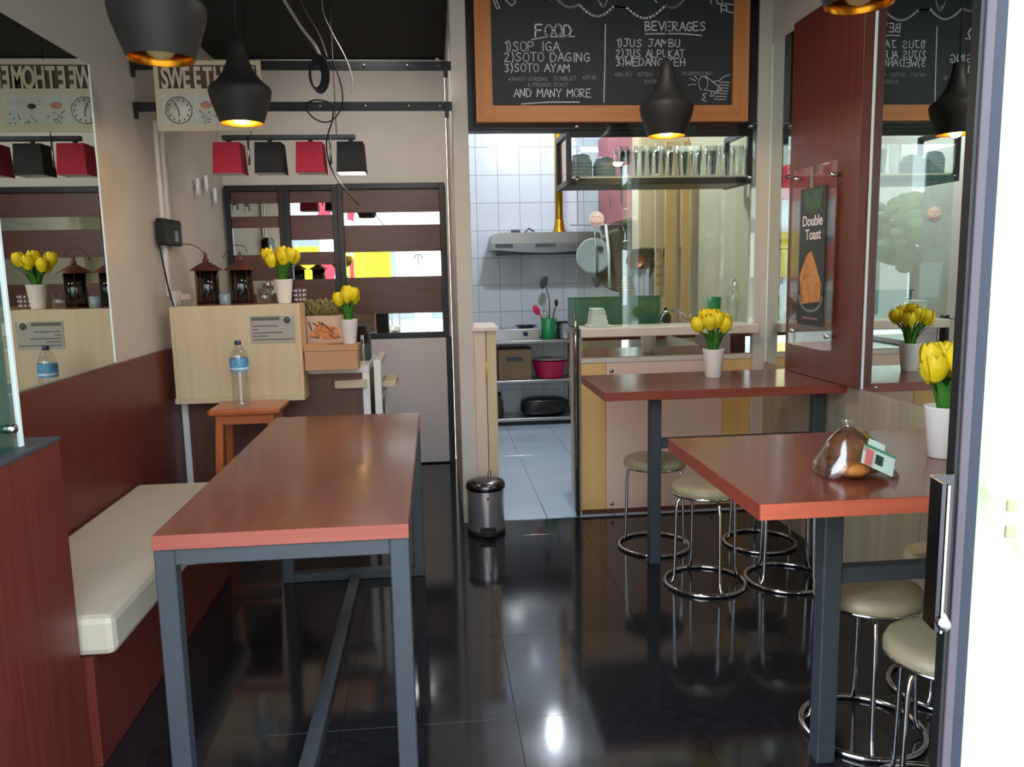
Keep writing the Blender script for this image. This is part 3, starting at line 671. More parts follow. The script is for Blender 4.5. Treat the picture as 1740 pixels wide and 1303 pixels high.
def curt():
    b = B(); N = 60; vs = []
    for i in range(N):
        u = i/(N-1)
        for j in range(14):
            v = j/13; z = .02+2.5*v; tuck = math.exp(-((z-1.08)/.14)**2)*.012
            x = .876+u*.95+tuck*(1-u)+(.005*math.sin(5*v) if u < .1 else 0)
            vs.append((x, YF+.045-.012*math.sin(u*60+v*1.5)-.008*math.sin(u*23+v*3), z))
    fs = [(i*14+j, (i+1)*14+j, (i+1)*14+j+1, i*14+j+1) for i in range(N-1) for j in range(13)]
    return b.add(vs, fs, True)
obj('fabric', curt(), mat('cream curtain fabric', (222, 214, 188), .8), ct, solid=False)
for z in (1.052, 1.008): obj('tab', B().box(.912, YF-.014, z-.010, .929, YF-.0085, z+.010, .001), mat('tan tab', (150, 146, 116), .7), ct)
obj('strap', B().bar((.89, YF-.006, 1.09), (.99, YF-.008, .93), .03, .002, up=(0, 1, 0)), MATS['cream curtain fabric'], ct)

# ------------------------------------------------------------------ pedal bin
pb = thing('pedal_bin', (.245, 4.33, 0), 'small brushed steel pedal bin in front of the kitchen door post', 'bin')
c0 = (.245, 4.33, 0)
obj('body', B().lathe([(0, .012), (.098, .012), (.1, .02), (.1, .255)], c0, 40), mat('satin bin steel', (190, 188, 190), .28, .8), pb)
obj('lid', B().lathe([(.104, .25), (.108, .255), (.108, .275), (.1, .29), (.06, .302), (0, .306)], c0, 40), mat('dark steel lid', (96, 94, 98), .25, 1), pb)
obj('base_ring', B().lathe([(0, 0), (.1, 0), (.104, .006), (.104, .022), (.1, .026), (0, .026)], c0, 40), M_RUBBER, pb)
obj('pedal', B().box(.225, 4.195, .012, .275, 4.25, .022, .003).box(.205, 4.225, .03, .29, 4.236, .055, .003), M_RUBBER, pb)
obj('sticker_mark', B().tube([(.25, 4.2285, .215), (.25, 4.231, .215)], .008, 14), mat('red mark', (170, 50, 60), .5), pb)

# ------------------------------------------------------------------ back wall: window with boards and mirror strips, door with strips
def framed(name, x0, x1, z0, z1, strips, y, parent=None):
    """strips = list of (z_top, z_bottom) of mirror bands, the rest brown boards"""
    fw = .04
    t = parent
    obj('frame_stile', B().box(x0, y-.04, z0, x0+fw, y, z1, .002), M_BLACK, t); obj('frame_stile', B().box(x1-fw, y-.04, z0, x1, y, z1, .002), M_BLACK, t)
    obj('frame_rail', B().box(x0+fw, y-.04, z0, x1-fw, y, z0+fw, .002), M_BLACK, t); obj('frame_rail', B().box(x0+fw, y-.04, z1-fw, x1-fw, y, z1, .002), M_BLACK, t)
    zc = z1-fw
    for a, b in strips+[(z0+fw, None)]:
        if zc-a > .02: obj('brown_board', B().box(x0+fw, y-.022, a+.001, x1-fw, y-.006, zc-.001, .001), M_BROWN, t)
        if b is not None:
            obj('mirror_strip', B().box(x0+fw, y-.016, b, x1-fw, y-.01, a), M_MIRROR, t); zc = b
w1 = thing('window_1', (-1.07, 6.0, .95), None, None, kind='structure')
framed('w', -1.452, -1.045, .95, 2.06, [(1.935, 1.845), (1.765, 1.575), (1.39, 1.30)], 6.03, w1)
framed('w', -1.045, -.67, .95, 2.06, [(1.935, 1.85), (1.675, 1.59), (1.497, 1.395)], 6.03, w1)
d1 = thing('door_1', (-.27, 6.0, 0), None, None, kind='structure')
framed('d', -.67, .095, .95, 2.065, [(1.86, 1.772), (1.580, 1.40), (1.133, .992)], 6.025, d1)
obj('lower_panel', B().box(-.67, 5.985, .01, .075, 6.02, .948, .003), mat('pale grey lilac panel', (206, 198, 198), .5), d1)
obj('door_edge', B().box(.076, 5.98, 0, .115, 6.025, .95, .002), M_BLACK, d1)
obj('lever', B().box(.06, 5.965, 1.25, .075, 5.983, 1.4, .002), M_DGREY, d1)
obj('baseboard_back', B().box(-1.46, 6.02, 0, -.68, 6.038, .94), M_BROWNZ, kind='structure')

# ------------------------------------------------------------------ cashier counter, cabinet and the things on them
cc = thing('cashier_counter', (-.9, 4.8, 0), 'brown cashier counter with white frame edges under the beige cabinet', 'counter')
cx0, cx1, cy0, cy1 = -1.43, -.385, 4.62, 5.25
obj('front_panel', B().box(cx0+.035, cy0+.01, .02, cx1-.04, cy0+.03, .875), M_BROWNZ, cc)
obj('side_panel', B().box(cx1-.03, cy0+.03, .02, cx1-.01, cy1-.03, .875), M_BROWNZ, cc)
obj('white_top', B().box(cx0, cy0, .876, cx1, cy1, .912, .002), M_WHITE, cc)
obj('white_leg', B().box(cx0, cy0, 0, cx0+.034, cy0+.04, .875, .002), M_WHITE, cc)
obj('white_leg', B().box(cx1-.04, cy0, 0, cx1, cy0+.04, .875, .002), M_WHITE, cc)
obj('white_leg', B().box(cx1-.04, cy1-.04, 0, cx1, cy1, .875, .002), M_WHITE, cc)
obj('handle_block', B().box(-.575, cy0-.05, .795, -.40, cy0-.001, .84, .002), M_BEIGEB, cc)
gt = thing('counter_gate', (-.33, 4.9, 0), 'white framed swing gate with wooden handle block at the counter end', 'gate')
gx = -.34
for y in (4.66, 5.12): obj('post', B().box(gx-.02, y-.02, .0, gx+.02, y+.02, .9, .002), M_WHITE, gt)
obj('top_rail', B().box(gx-.022, 4.64, .9, gx+.022, 5.14, .94, .002), M_WHITE, gt)
obj('mid_rail', B().box(gx-.02, 4.68, .7, gx+.02, 5.10, .74, .002), M_WHITE, gt)
obj('infill', B().box(gx-.006, 4.68, .05, gx+.006, 5.10, .7), M_BROWNZ, gt)
obj('handle_block', B().box(gx+.021, 4.72, .775, gx+.10, 5.0, .81, .002), M_BEIGEB, gt)
obj('black_hinge', B().box(gx-.043, 4.66, .45, gx-.022, 4.685, .62, .001), M_BLACK, gt)
cb = thing('cashier_cabinet', (-1.05, 4.5, .75), 'large beige laminate cabinet box overhanging the cashier counter front', 'cabinet')
obj('front_board', B().box(-1.38, 4.44, .79, -.74, 4.458, 1.28, .001), M_BEIGEB, cb)
obj('side_board', B().box(-.74, 4.44, .79, -.722, 4.615, 1.28, .001), wood('warm lit beige laminate', (214, 178, 136), (226, 192, 152), 'Z', .5, 20), cb)  # same laminate, with the warm lamp light on this side put into its colour
obj('side_board', B().box(-1.398, 4.44, .79, -1.381, 4.615, 1.28, .001), M_BEIGEB, cb)
obj('top_board', B().box(-1.40, 4.459, 1.262, -.741, 4.615, 1.2799, .001), M_BEIGEB, cb)
obj('bottom_ledge', B().box(-1.40, 4.425, .76, -.72, 4.615, .79, .001), M_BEIGEB, cb)
obj('back_board', B().box(-1.38, 4.6, .79, -.741, 4.614, 1.26), M_BEIGEB, cb)
nt = thing('notice', (-.86, 4.438, 1.08), 'grey printed notice with round seal on the cabinet front', 'notice')
obj('sheet', B().box(-.988, 4.4365, 1.075, -.752, 4.4395, 1.22), mat('grey print paper', (168, 160, 150), .5), nt)
obj('header_bar', B().box(-.98, 4.4355, 1.196, -.83, 4.4365, 1.214), mat('dark grey print', (92, 88, 86), .5), nt)
obj('seal', B().lathe([(.020, 0), (.028, 0)], (0, 0, 0), 24), MATS['grey print paper'], nt) if False else None
obj('seal', B().tube([(-.79, 4.4345, 1.198), (-.79, 4.4364, 1.198)], .026, 24), mat('seal white', (214, 210, 205), .5), nt)
obj('seal_center', B().tube([(-.79, 4.4335, 1.198), (-.79, 4.4344, 1.198)], .019, 24), MATS['dark grey print'], nt)
for k, (a, b_) in enumerate(((-.975, -.84), (-.975, -.945), (-.975, -.82), (-.975, -.90), (-.975, -.76))):
    obj('print_line', B().box(a, 4.4355, 1.163-k*.018, b_, 4.4364, 1.169-k*.018), MATS['dark grey print'], nt)
zt = 1.2805
def lantern(x, y, label):
    t = thing('lantern', (x, y, zt), label, 'lantern', 'dark lanterns on the cashier cabinet')
    c = (x, y, zt)
    obj('glass_body', B().lathe([(0, .004), (.056, .004), (.056, .185), (0, .185)], c, 28), M_DARKGL, t)
    obj('base', B().lathe([(0, 0), (.062, 0), (.062, .008), (0, .008)], c, 28), M_RUST, t)
    obj('roof', B().lathe([(.088, .185), (.084, .190), (.045, .215), (.022, .228), (0, .232)], c, 28), M_RUST, t)
    obj('finial', B().lathe([(0, .225), (.014, .228), (.016, .245), (.008, .252), (.011, .262), (.004, .28), (0, .29)], c, 14), M_RUST, t)
    for k in range(6):
        a = k*PI/3+.2; obj('cage_bar', B().tube([(x+.059*math.cos(a), y+.059*math.sin(a), zt+.005), (x+.059*math.cos(a), y+.059*math.sin(a), zt+.188)], .0025, 6), M_RUST, t)
    return t
l1 = lantern(-1.215, 4.525, 'left dark glass lantern with brown conical roof on the cashier cabinet')
obj('wire_handle', B().tube([(-1.215+dx, 4.525, zt+.27+dz) for dx, dz in ((0, 0), (-.03, .035), (-.07, .055), (-.115, .058))], .0025, 6), M_RUST, l1)
l2 = lantern(-1.035, 4.525, 'right dark glass lantern with brown conical roof on the cashier cabinet')
obj('wire_handle', B().tube([(-1.035+dx, 4.525, zt+.23+dz) for dx, dz in ((-.09, .02), (-.06, .07), (-.02, .09), (.03, .08), (.04, .05))], .0025, 6), M_RUST, l2)
gl = obj('glass_jar', B().lathe([(.03, 0), (.034, .004), (.036, .06), (.03, .065), (.028, .06), (.0, .006)], (-1.127, 4.53, zt), 20), M_GLASSB, label='small dark glass jar between the two lanterns', cat='jar')
obj('glass_bowl', B().lathe([(.03, 0), (.036, .004), (.044, .08), (.041, .08), (.033, .008), (0, .006)], (-.928, 4.60-.03, zt), 20), M_GLASSW, label='clear glass bowl left of the tulip pot on the cashier cabinet', cat='bowl')
cpj = thing('candy_jar', (-.765+.035-.01, 4.56, zt), 'clear plastic cup with purple dots right of the tulip pot on the cabinet', 'cup')
cxj, cyj = -.74, 4.585
cpj.location = (cxj, cyj, zt)
obj('cup', B().lathe([(0, .002), (.026, .002), (.030, .08), (.032, .08)], (cxj, cyj, zt), 24), mat('lilac cup', (120, 100, 116), .3, trans=.2), cpj)
for j in range(3):
    for k in range(9):
        a = k*2*PI/9; r = .0275+.0012*j; obj('dot', B().ell((cxj+r*math.cos(a), cyj+r*math.sin(a), zt+.018+j*.024), (.005, .005, .006), 8, 5), mat('pale dot', (220, 208, 220), .4), cpj)
ob = thing('wooden_tray_box', (-.58, 4.53, .9125), 'low tan wooden box on the counter under the small tulip pot', 'box')
obj('box_body', B().box(-.716, 4.47, .9125, -.43, 4.62, 1.02, .002), wood('tan box wood', (190, 140, 96), (204, 154, 110), 'X', .6, 20), ob)
obj('lid', B().box(-.72, 4.465, 1.02, -.425, 4.625, 1.05, .002), MATS['tan box wood'], ob)
dp = thing('planter_box', (-.63, 4.75, .9125), 'pink printed planter box of dried olive twigs behind the small tulip pot', 'planter')
obj('box', B().box(-.73, 4.68, .9125, -.53, 4.8, 1.20, .002), mat('pale pink box', (222, 190, 168), .6), dp)
obj('print', B().prism([(-.72, 1.08), (-.66, 1.16), (-.56, 1.13), (-.54, 1.07), (-.60, 1.06)], 4.678, 4.6795), mat('orange print', (206, 132, 84), .6, var=.5, scale=40), dp)
b = B()
for (p, q_) in (((-.715, 1.165), (-.70, 1.12)), ((-.69, 1.16), (-.665, 1.14)), ((-.66, 1.165), (-.64, 1.15)), ((-.64, 1.16), (-.58, 1.10)), ((-.7, 1.08), (-.66, 1.075)), ((-.6, 1.09), (-.57, 1.07))): b.ribbon([p, q_], .008, 4.6775, .0008)
obj('print_line', b, mat('brown print', (110, 60, 50), .6), dp, kind='stuff', solid=False)
M_TW = mat('dried twig', (150, 144, 92), .8, var=.3, scale=40)
b = B()
for k in range(120):
    x, y = random.uniform(-.72, -.54), random.uniform(4.69, 4.79); a = random.uniform(0, 2*PI); L = random.uniform(.04, .1)
    P = [(x, y, 1.19), (x+.3*L*math.cos(a), y+.3*L*math.sin(a), 1.19+L*.6), (x+.7*L*math.cos(a), y+.7*L*math.sin(a), 1.19+L)]
    b.tube(P, .0022, 4); b.ell(P[2], (.005, .005, .008), 6, 4); b.ell(P[1], (.006, .005, .005), 6, 4)
obj('dried_twigs', b, M_TW, dp, kind='stuff')
ps_ = thing('card_terminal', (-.42, 4.95, .9125), 'dark point of sale tablet box behind the small tulip pot', 'terminal')
obj('body', B().box(-.50, 4.9, .9125, -.40, 5.05, 1.13, .004), M_DGREY, ps_)
obj('screen', B().box(-.495, 4.897, 1.02, -.405, 4.8995, 1.12), M_DARKGL, ps_)
obj('acrylic_stand', B().box(-.425, 4.6255, .9125, -.405, 4.635, 1.09, .002), glass('acrylic', (.95, .95, .95), 2), None, 'small clear acrylic stand at the right end of the tan wooden box', 'stand')

# water bottle on a wooden bar stool
ws = thing('wooden_stool', (-.98, 4.28, 0), 'orange varnished wooden bar stool in front of the cashier counter', 'stool')
obj('seat', B().box(-1.155, 4.12, .74, -.80, 4.40, .772, .01), M_WOODST, ws)
for sx in (-1, 1):
    for sy in (-1, 1):
        obj('leg', B().bar((-.978+sx*.165, 4.26+sy*.125, 0), (-.978+sx*.125, 4.26+sy*.095, .738), .036), M_WOODST, ws)
for sy in (-1, 1): obj('apron', B().box(-1.09, 4.26+sy*.095-.01, .69, -.865, 4.26+sy*.095+.01, .738), M_WOODST, ws)
for sx in (-1, 1): obj('stretcher', B().bar((-.978+sx*.147, 4.15, .35), (-.978+sx*.147, 4.37, .35), .025), M_WOODST, ws)
for sy in (-1, 1): obj('stretcher', B().bar((-.978-.15, 4.26+sy*.115, .25), (-.978+.15, 4.26+sy*.115, .25), .025), M_WOODST, ws)
bt = thing('water_bottle', (-1.0, 4.2, .7725), 'clear plastic water bottle with blue label and dark cap on wooden stool', 'bottle')
c = (-1.0, 4.2, .7725)
M_PET = glass('bottle plastic', (.93, .95, .96), 2.4, .1)
prof = [(0, .002), (.038, .0), (.045, .01)]+[(.045-.0025*(i % 2), .02+i*.012) for i in range(14)]+[(.046, .19), (.046, .255), (.044, .262), (.04, .28), (.025, .305), (.015, .318), (.014, .33)]
obj('bottle_body', B().lathe(prof, c, 28), M_PET, bt, solid=False)
obj('label_band', B().lathe([(.0468, .185), (.0468, .25)], c, 28), mat('blue bottle label', (96, 158, 196), .35, var=.35, scale=30), bt, solid=False)
obj('label_swirl', B().lathe([(.0472, .195), (.0472, .205)], c, 28), mat('white swirl', (214, 228, 236), .4), bt, solid=False)
obj('cap', B().lathe([(.015, .318), (.017, .32), (.017, .338), (0, .34)], c, 20), mat('purple cap', (60, 44, 84), .4), bt)

# ------------------------------------------------------------------ steel bars, clock sign, router, conduits, cables
def wall_bar(z, label):
    t = thing('steel_bar', (-.66, 4.38, z), label, 'bar', 'black steel shelf bars')
    obj('angle_bar', B().box(XL+.0, 4.37, z-.022, .124, 4.385, z+.022), M_BLACK, t)
    obj('angle_flange', B().box(XL+.0, 4.386, z+.017, .124, 4.41, z+.022), M_BLACK, t)
    for x in (XL+.02, .10): obj('end_bracket', B().box(x-.015, 4.355, z-.06, x+.005, 4.369, z+.02, .001), M_BLACK, t)
    for x in (-.55, -.32, -.1, .06): obj('bolt', B().tube([(x, 4.366, z), (x, 4.37, z)], .006, 10), M_STEEL, t)
wall_bar(2.485, 'upper black perforated steel bar spanning between left wall and middle wall')
wall_bar(2.285, 'lower black perforated steel bar spanning between left wall and middle wall')
sg = thing('clock_sign', (-1.05, 4.33, 2.15), 'cream cut-out SWEETHOME clock sign hanging on the steel bars', 'sign')
gx0, gx1, gz0, gz1, gy = -1.35, -.83, 2.16, 2.50, 4.335
M_SG = mat('cream plywood sign', (214, 200, 174), .6)
obj('lower_board', B().box(gx0, gy, gz0, gx1, gy+.012, gz0+.205, .001), M_SG, sg)
obj('top_border', B().box(gx0, gy, gz1-.022, gx1, gy+.012, gz1, .001), M_SG, sg)
for a, b_ in ((gx0, gx0+.022), (gx1-.022, gx1)): obj('side_border', B().box(a, gy, gz0+.205, b_, gy+.012, gz1-.022, .001), M_SG, sg)
obj('dark_backing', B().box(gx0+.022, gy+.013, gz0+.205, gx1-.022, gy+.016, gz1-.022), mat('dark brown backing', (92, 78, 64), .7), sg)
word = 'SWEETHOME'; lw = (gx1-gx0-.05)/9
for k, ch in enumerate(word):
    o = text(ch, .145, M_SG, 'cut_letter', sg, (gx0+.025+lw*(k+.5), gy+.004, gz0+.208), '-Y', .003, .5, bold=.004)
obj('picture', B().box(gx0+.03, gy-.003, gz0+.03, gx1-.03, gy-.0005, gz0+.175), mat('pale print', (206, 206, 198), .5, var=.12, scale=30), sg)
ck = obj('clock_face', B().tube([(gx0+.11, gy-.006, gz0+.1), (gx0+.11, gy-.0035, gz0+.1)], .062, 32), mat('clock face', (226, 218, 204), .5), sg)
M_INK = mat('dark ink', (52, 50, 48), .6)
for k in range(12):
    a = k*PI/6; r1, r2 = .046, .056
    obj('hour_mark', B().bar((gx0+.11+r1*math.sin(a), gy-.0068, gz0+.1+r1*math.cos(a)), (gx0+.11+r2*math.sin(a), gy-.0068, gz0+.1+r2*math.cos(a)), .005, .001, up=(0, 1, 0)), M_INK, ck)
for a, L in ((-25, .04), (178, .03)):
    a = math.radians(a); obj('clock_hand', B().bar((gx0+.11, gy-.0075, gz0+.1), (gx0+.11+L*math.sin(a), gy-.0075, gz0+.1+L*math.cos(a)), .005, .001, up=(0, 1, 0)), M_INK, ck)
obj('clock_rim', B().tube([(gx0+.11+.064*math.cos(t), gy-.004, gz0+.1+.064*math.sin(t)) for t in [2*PI*k/32 for k in range(32)]], .002, 6, True), M_INK, ck)
obj('flower_print', B().ell((gx0+.245, gy-.004, gz0+.125), (.028, .0015, .018), 14, 8), mat('faded coral print', (196, 140, 122), .6), sg)
obj('flower_print', B().ell((gx0+.36, gy-.004, gz0+.12), (.02, .0015, .013), 14, 8), M_INK, sg)
b = B()
for k in range(26):
    x, z = gx0+.19+random.random()*.28, gz0+.04+random.random()*.05; b.bar((x, gy-.0042, z), (x+random.uniform(-.015, .015), gy-.0042, z+random.uniform(-.01, .01)), .004, .001, up=(0, 1, 0))
obj('leaf_print', b, M_INK, sg, kind='stuff')
for x in (gx0+.1, gx1-.1): obj('hanger', B().tube([(x, gy+.006, gz1-.02), (x, 4.36, 2.47)], .003, 6), M_STEEL, sg)
rt_ = thing('router_box', (XL, 4.63, 1.6), 'small black router box with cable on the left wall', 'router')
obj('case', B().box(XL+.02, 4.50, 1.605, XL+.062, 4.80, 1.745, .006), M_RUBBER, rt_)
for k in range(5): obj('port', B().box(XL+.0625, 4.67, 1.63+k*.012, XL+.064, 4.72, 1.636+k*.012), M_STEEL, rt_)
obj('cable', B().tube([(XL+.02, 4.53, 1.606), (XL+.02, 4.57, 1.5), (XL+.02, 4.62, 1.38), (XL+.03, 4.66, 1.26), (XL+.035, 4.64, 1.12)], .005, 6), M_RUBBER, rt_)
for y, lab in ((4.66, 'nearer white cable conduit strip running down the left wall'), (4.75, 'farther white cable conduit strip running down the left wall')):
    obj('conduit', B().box(XL, y-.018, 1.33 if y < 4.7 else 1.75, XL+.018, y+.018, 2.27, .003), M_WHITE, label=lab, cat='conduit')
sk = thing('power_socket', (XL, 4.8, 1.27), 'white wall socket with a plug low on the left wall', 'socket')
obj('plate', B().box(XL, 4.70, 1.27, XL+.03, 4.82, 1.36, .005), M_WHITE, sk)
obj('plug', B().box(XL+.031, 4.78, 1.30, XL+.09, 4.83, 1.34, .006), mat('peach plug', (222, 196, 176), .5), sk)
for k, (y, z) in enumerate(((5.3, 1.99), (5.5, 2.03), (5.7, 1.97))):
    h = thing('wall_hook', (XL, y, z-.05), 'white tube hook on the left wall near the back window, ' + ['nearest the door', 'middle one of three', 'nearest the back wall'][k], 'hook', 'white tube hooks')
    obj('tube', B().tube([(XL+.03, y, z-.055), (XL+.03, y, z+.045)], .012, 12), M_WHITE, h)
    obj('bracket', B().box(XL, y-.015, z-.02, XL+.018, y+.015, z+.01), M_STEEL, h)
def cable(pts, r, m, label, name='cable'):
    P = [Vector(p) for p in pts]; out = []
    for i in range(len(P)-1):
        p0, p1, p2, p3 = P[max(i-1, 0)], P[i], P[i+1], P[min(i+2, len(P)-1)]
        for k in range(6):
            t = k/6; out.append(.5*((2*p1)+(-p0+p2)*t+(2*p0-5*p1+4*p2-p3)*t*t+(-p0+3*p1-3*p2+p3)*t**3))
    out.append(P[-1])
    obj(name, B().tube(out, r, 6), m, label=label, cat='cable')
M_WC = mat('grey white cable', (150, 146, 138), .6)
cable([(-.72, 4.3, 2.9), (-.70, 4.3, 2.8), (-.62, 4.32, 2.66), (-.56, 4.34, 2.58), (-.53, 4.36, 2.51)], .009, M_WC, 'pale cable sagging from the black ceiling to the upper steel bar')
cable([(-.66, 4.34, 2.9), (-.6, 4.34, 2.75), (-.54, 4.36, 2.64), (-.5, 4.36, 2.52)], .005, mat('brown cable', (84, 72, 56), .6), 'thin brown cable beside the pale one under the black ceiling')
cable([(-.50, 4.34, 2.9), (-.51, 4.34, 2.75), (-.47, 4.34, 2.64), (-.41, 4.34, 2.52), (-.38, 4.34, 2.42), (-.39, 4.34, 2.34)], .003, M_WC, 'thin grey cable hanging right of the black cable coil')
b = B()
for k in range(7):
    rr = .05+.004*k; b.tube([(-.56+rr*.62*math.cos(t)+.004*k, 4.335-.004*k, 2.43+rr*1.25*math.sin(t)) for t in [2*PI*j/24 for j in range(24)]], .004, 6, True)
b.tube([(-.56, 4.33, 2.5), (-.56, 4.35, 2.53), (-.56, 4.372, 2.51)], .005, 6)
obj('cable_coil', b, M_RUBBER, label='coil of black cable hanging from the upper steel bar', cat='cable')
cable([(-.47, 4.33, 2.5), (-.445, 4.33, 2.42), (-.43, 4.33, 2.33), (-.45, 4.33, 2.25), (-.51, 4.33, 2.2), (-.58, 4.33, 2.22), (-.62, 4.34, 2.28), (-.57, 4.34, 2.31), (-.49, 4.34, 2.29), (-.49, 4.36, 2.22), (-.53, 4.4, 2.12), (-.53, 4.45, 2.02), (-.50, 4.5, 1.94), (-.44, 4.52, 1.86), (-.39, 4.53, 1.80)], .004, M_RUBBER, 'long looping black cable dangling below the lower steel bar')

# ------------------------------------------------------------------ track lamp with four square shades
tl_ = thing('ceiling_track_lamp', (-.75, 4.6, 2.0), 'black rail lamp with four square fabric shades, red and black alternating', 'lamp')
obj('rail', B().box(-1.104, 4.585, 2.155, -.40, 4.615, 2.18, .003), M_DGREY, tl_)
for x in (-.963, -.533): obj('drop_rod', B().tube([(x, 4.57, 2.17), (x, 4.57, 2.02)], .006, 8), M_STEEL, tl_)
for x in (-.95, -.5): obj('hang_wire', B().tube([(x, 4.6, 2.18), (x, 4.6, ZC)], .0025, 6), M_RUBBER, tl_)
for k, x in enumerate((-1.07, -.855, -.64, -.425)):
    m = M_SHR if k % 2 == 0 else M_SHK; r, r2 = .068, .076; z0, z1 = 1.975, 2.135
    vs = []
    for rr, z in ((r, z1), (r2, z0), (r2-.004, z0), (r-.004, z1)): vs += [(x-rr, 4.6-rr, z), (x+rr, 4.6-rr, z), (x+rr, 4.6+rr, z), (x-rr, 4.6+rr, z)]
    so_ = obj('square_shade', B().add(vs[:8]+[], [(i, (i+1) % 4, 4+(i+1) % 4, 4+i) for i in range(4)]+[(0, 1, 2, 3)]), m, tl_, label=('crimson' if k % 2 == 0 else 'black')+' fabric square shade')
    obj('shade_lining', B().add([(a, b_, c_) for a, b_, c_ in vs[8:]], [(i, (i+1) % 4, 4+(i+1) % 4, 4+i) for i in range(4)]+[(4, 5, 6, 7)]).box(x-.07, 4.53, z0+.004, x+.07, 4.67, z0+.006), M_SHI, so_, solid=False) if k < 3 else \
        obj('shade_lining', B().add(vs[8:], [(i, (i+1) % 4, 4+(i+1) % 4, 4+i) for i in range(4)]+[(4, 5, 6, 7)]), M_SHI, so_, solid=False)
    obj('stem', B().tube([(x, 4.6, 2.16), (x, 4.6, 2.136)], .012, 10), M_DGREY, so_)
    if k == 3:
        obj('bulb', B().ell((x, 4.6, 2.03), (.025, .025, .035)), M_BULBW, so_)
        l = bpy.data.lights.new('shade_light', 'POINT'); l.energy = 5; l.color = (1, .86, .68); l.shadow_soft_size = .03
        lo = bpy.data.objects.new('shade_light', l); COL.objects.link(lo); lo.parent = tl_; lo.location = (x+.75, 0, -.01)

# ------------------------------------------------------------------ kitchen
kt = thing('kitchen_rack', (.9, 7.4, 0), 'stainless steel work table with two lower shelves in the kitchen', 'table')
ky0, ky1, kx0, kx1 = 7.28, 7.58, .42, 1.27
for z, t in ((.775, .03), (.415, .025), (.06, .03)): obj('shelf', B().box(kx0, ky0, z-t/2, kx1, ky1, z+t/2, .004), M_STEEL, kt)
for x in (kx0+.02, kx1-.02):
    for y in (ky0+.03, ky1-.03): obj('leg', B().tube([(x, y, 0), (x, y, .76)], .015, 10), M_STEEL, kt)
obj('base_shadow_board', B().box(kx0+.04, ky0+.05, .0045, kx1-.04, ky0+.06, .044), M_BLACK, kt)  # black strip stands in for the shade under the lowest shelf
sv = thing('gas_stove', (.75, 7.42, .79), 'silver gas stove with a blue knob on the steel work table', 'stove')
obj('body', B().box(.50, 7.30, .791, .94, 7.55, .895, .004), mat('bright steel', (205, 208, 214), .25, 1), sv)
obj('knob', B().tube([(.81, 7.28, .85), (.81, 7.30, .85)], .022, 16), mat('blue knob', (30, 40, 80), .4), sv)
obj('burner', B().lathe([(.07, 0), (.075, .008), (.05, .014), (0, .014)], (.83, 7.42, .895), 20), M_BLACK, sv)
obj('grate', B().tube([(.83+.09*math.cos(t), 7.42+.09*math.sin(t), .915) for t in [2*PI*k/20 for k in range(20)]], .005, 6, True).tube([(.73, 7.42, .915), (.93, 7.42, .915)], .005, 6).tube([(.83, 7.33, .915), (.83, 7.51, .915)], .005, 6), M_BLACK, sv)
uc = thing('utensil_cup', (1.02, 7.38, .79), 'green plastic cup of kitchen utensils beside the stove', 'cup')
obj('cup', B().lathe([(0, .0), (.06, .0), (.062, .01), (.066, .19), (.062, .19), (.058, .012)], (1.03, 7.38, .791), 24), M_GRN, uc)
ladle = obj('spatula', B().tube([(1.04, 7.38, .9), (1.05, 7.4, 1.14), (1.02, 7.4, 1.26)], .005, 6).ell((1.0, 7.4, 1.31), (.035, .008, .06), 12, 8, Matrix.Rotation(.3, 3, 'Y')), M_DGREY, uc)
obj('pink_spoon', B().tube([(1.0, 7.37, .9), (.95, 7.36, 1.03)], .006, 6).ell((.92, 7.36, 1.06), (.028, .01, .05), 12, 8, Matrix.Rotation(-.5, 3, 'Y')), M_PINK, uc)
obj('whisk', B().tube([(1.06, 7.39, .9), (1.10, 7.39, 1.08)], .005, 6).ell((1.11, 7.39, 1.12), (.018, .014, .035), 10, 6), M_BLACK, uc)
obj('tongs', B().tube([(1.02, 7.40, .9), (1.0, 7.4, 1.06)], .006, 6).tube([(1.05, 7.36, .9), (1.07, 7.36, 1.04)], .006, 6), M_STEEL, uc)
pt = thing('cooking_pot', (1.19, 7.42, .79), 'grey aluminium pot right of the green utensil cup', 'pot')
obj('pot', B().lathe([(0, 0), (.09, 0), (.095, .01), (.095, .14), (.1, .145), (.09, .145), (.09, .012), (0, .01)], (1.20, 7.42, .791), 28), M_STEEL, pt)
obj('rim', B().tube([(1.20+.097*math.cos(t), 7.42+.097*math.sin(t), .938) for t in [2*PI*k/28 for k in range(28)]], .006, 6, True), M_BLACK, pt)
cbx = thing('cardboard_box', (.7, 7.4, .43), 'brown cardboard box on the middle shelf of the steel table', 'box')
obj('carton', B().box(.56, 7.31, .4285, .86, 7.53, .71, .003), mat('dull cardboard', (120, 100, 76), .8, var=.08), cbx)
obj('flap', B().box(.555, 7.305, .711, .865, 7.53, .716), M_BLACK, cbx)
obj('label', B().box(.63, 7.308, .60, .78, 7.3095, .64), M_DGREY, cbx)
bk = thing('pink_basin', (1.06, 7.42, .43), 'pink plastic basin covered with a pale lid on the middle shelf', 'basin')
obj('basin', B().lathe([(0, 0), (.11, 0), (.13, .02), (.165, .15), (.175, .16), (.16, .155), (.125, .02), (0, .01)], (1.05, 7.43, .4285), 32), M_PINK, bk)
obj('lid', B().lathe([(0, .185), (.15, .178), (.158, .17), (0, .168)], (1.05, 7.43, .4285), 32), mat('dull lid', (126, 116, 112), .4), bk)
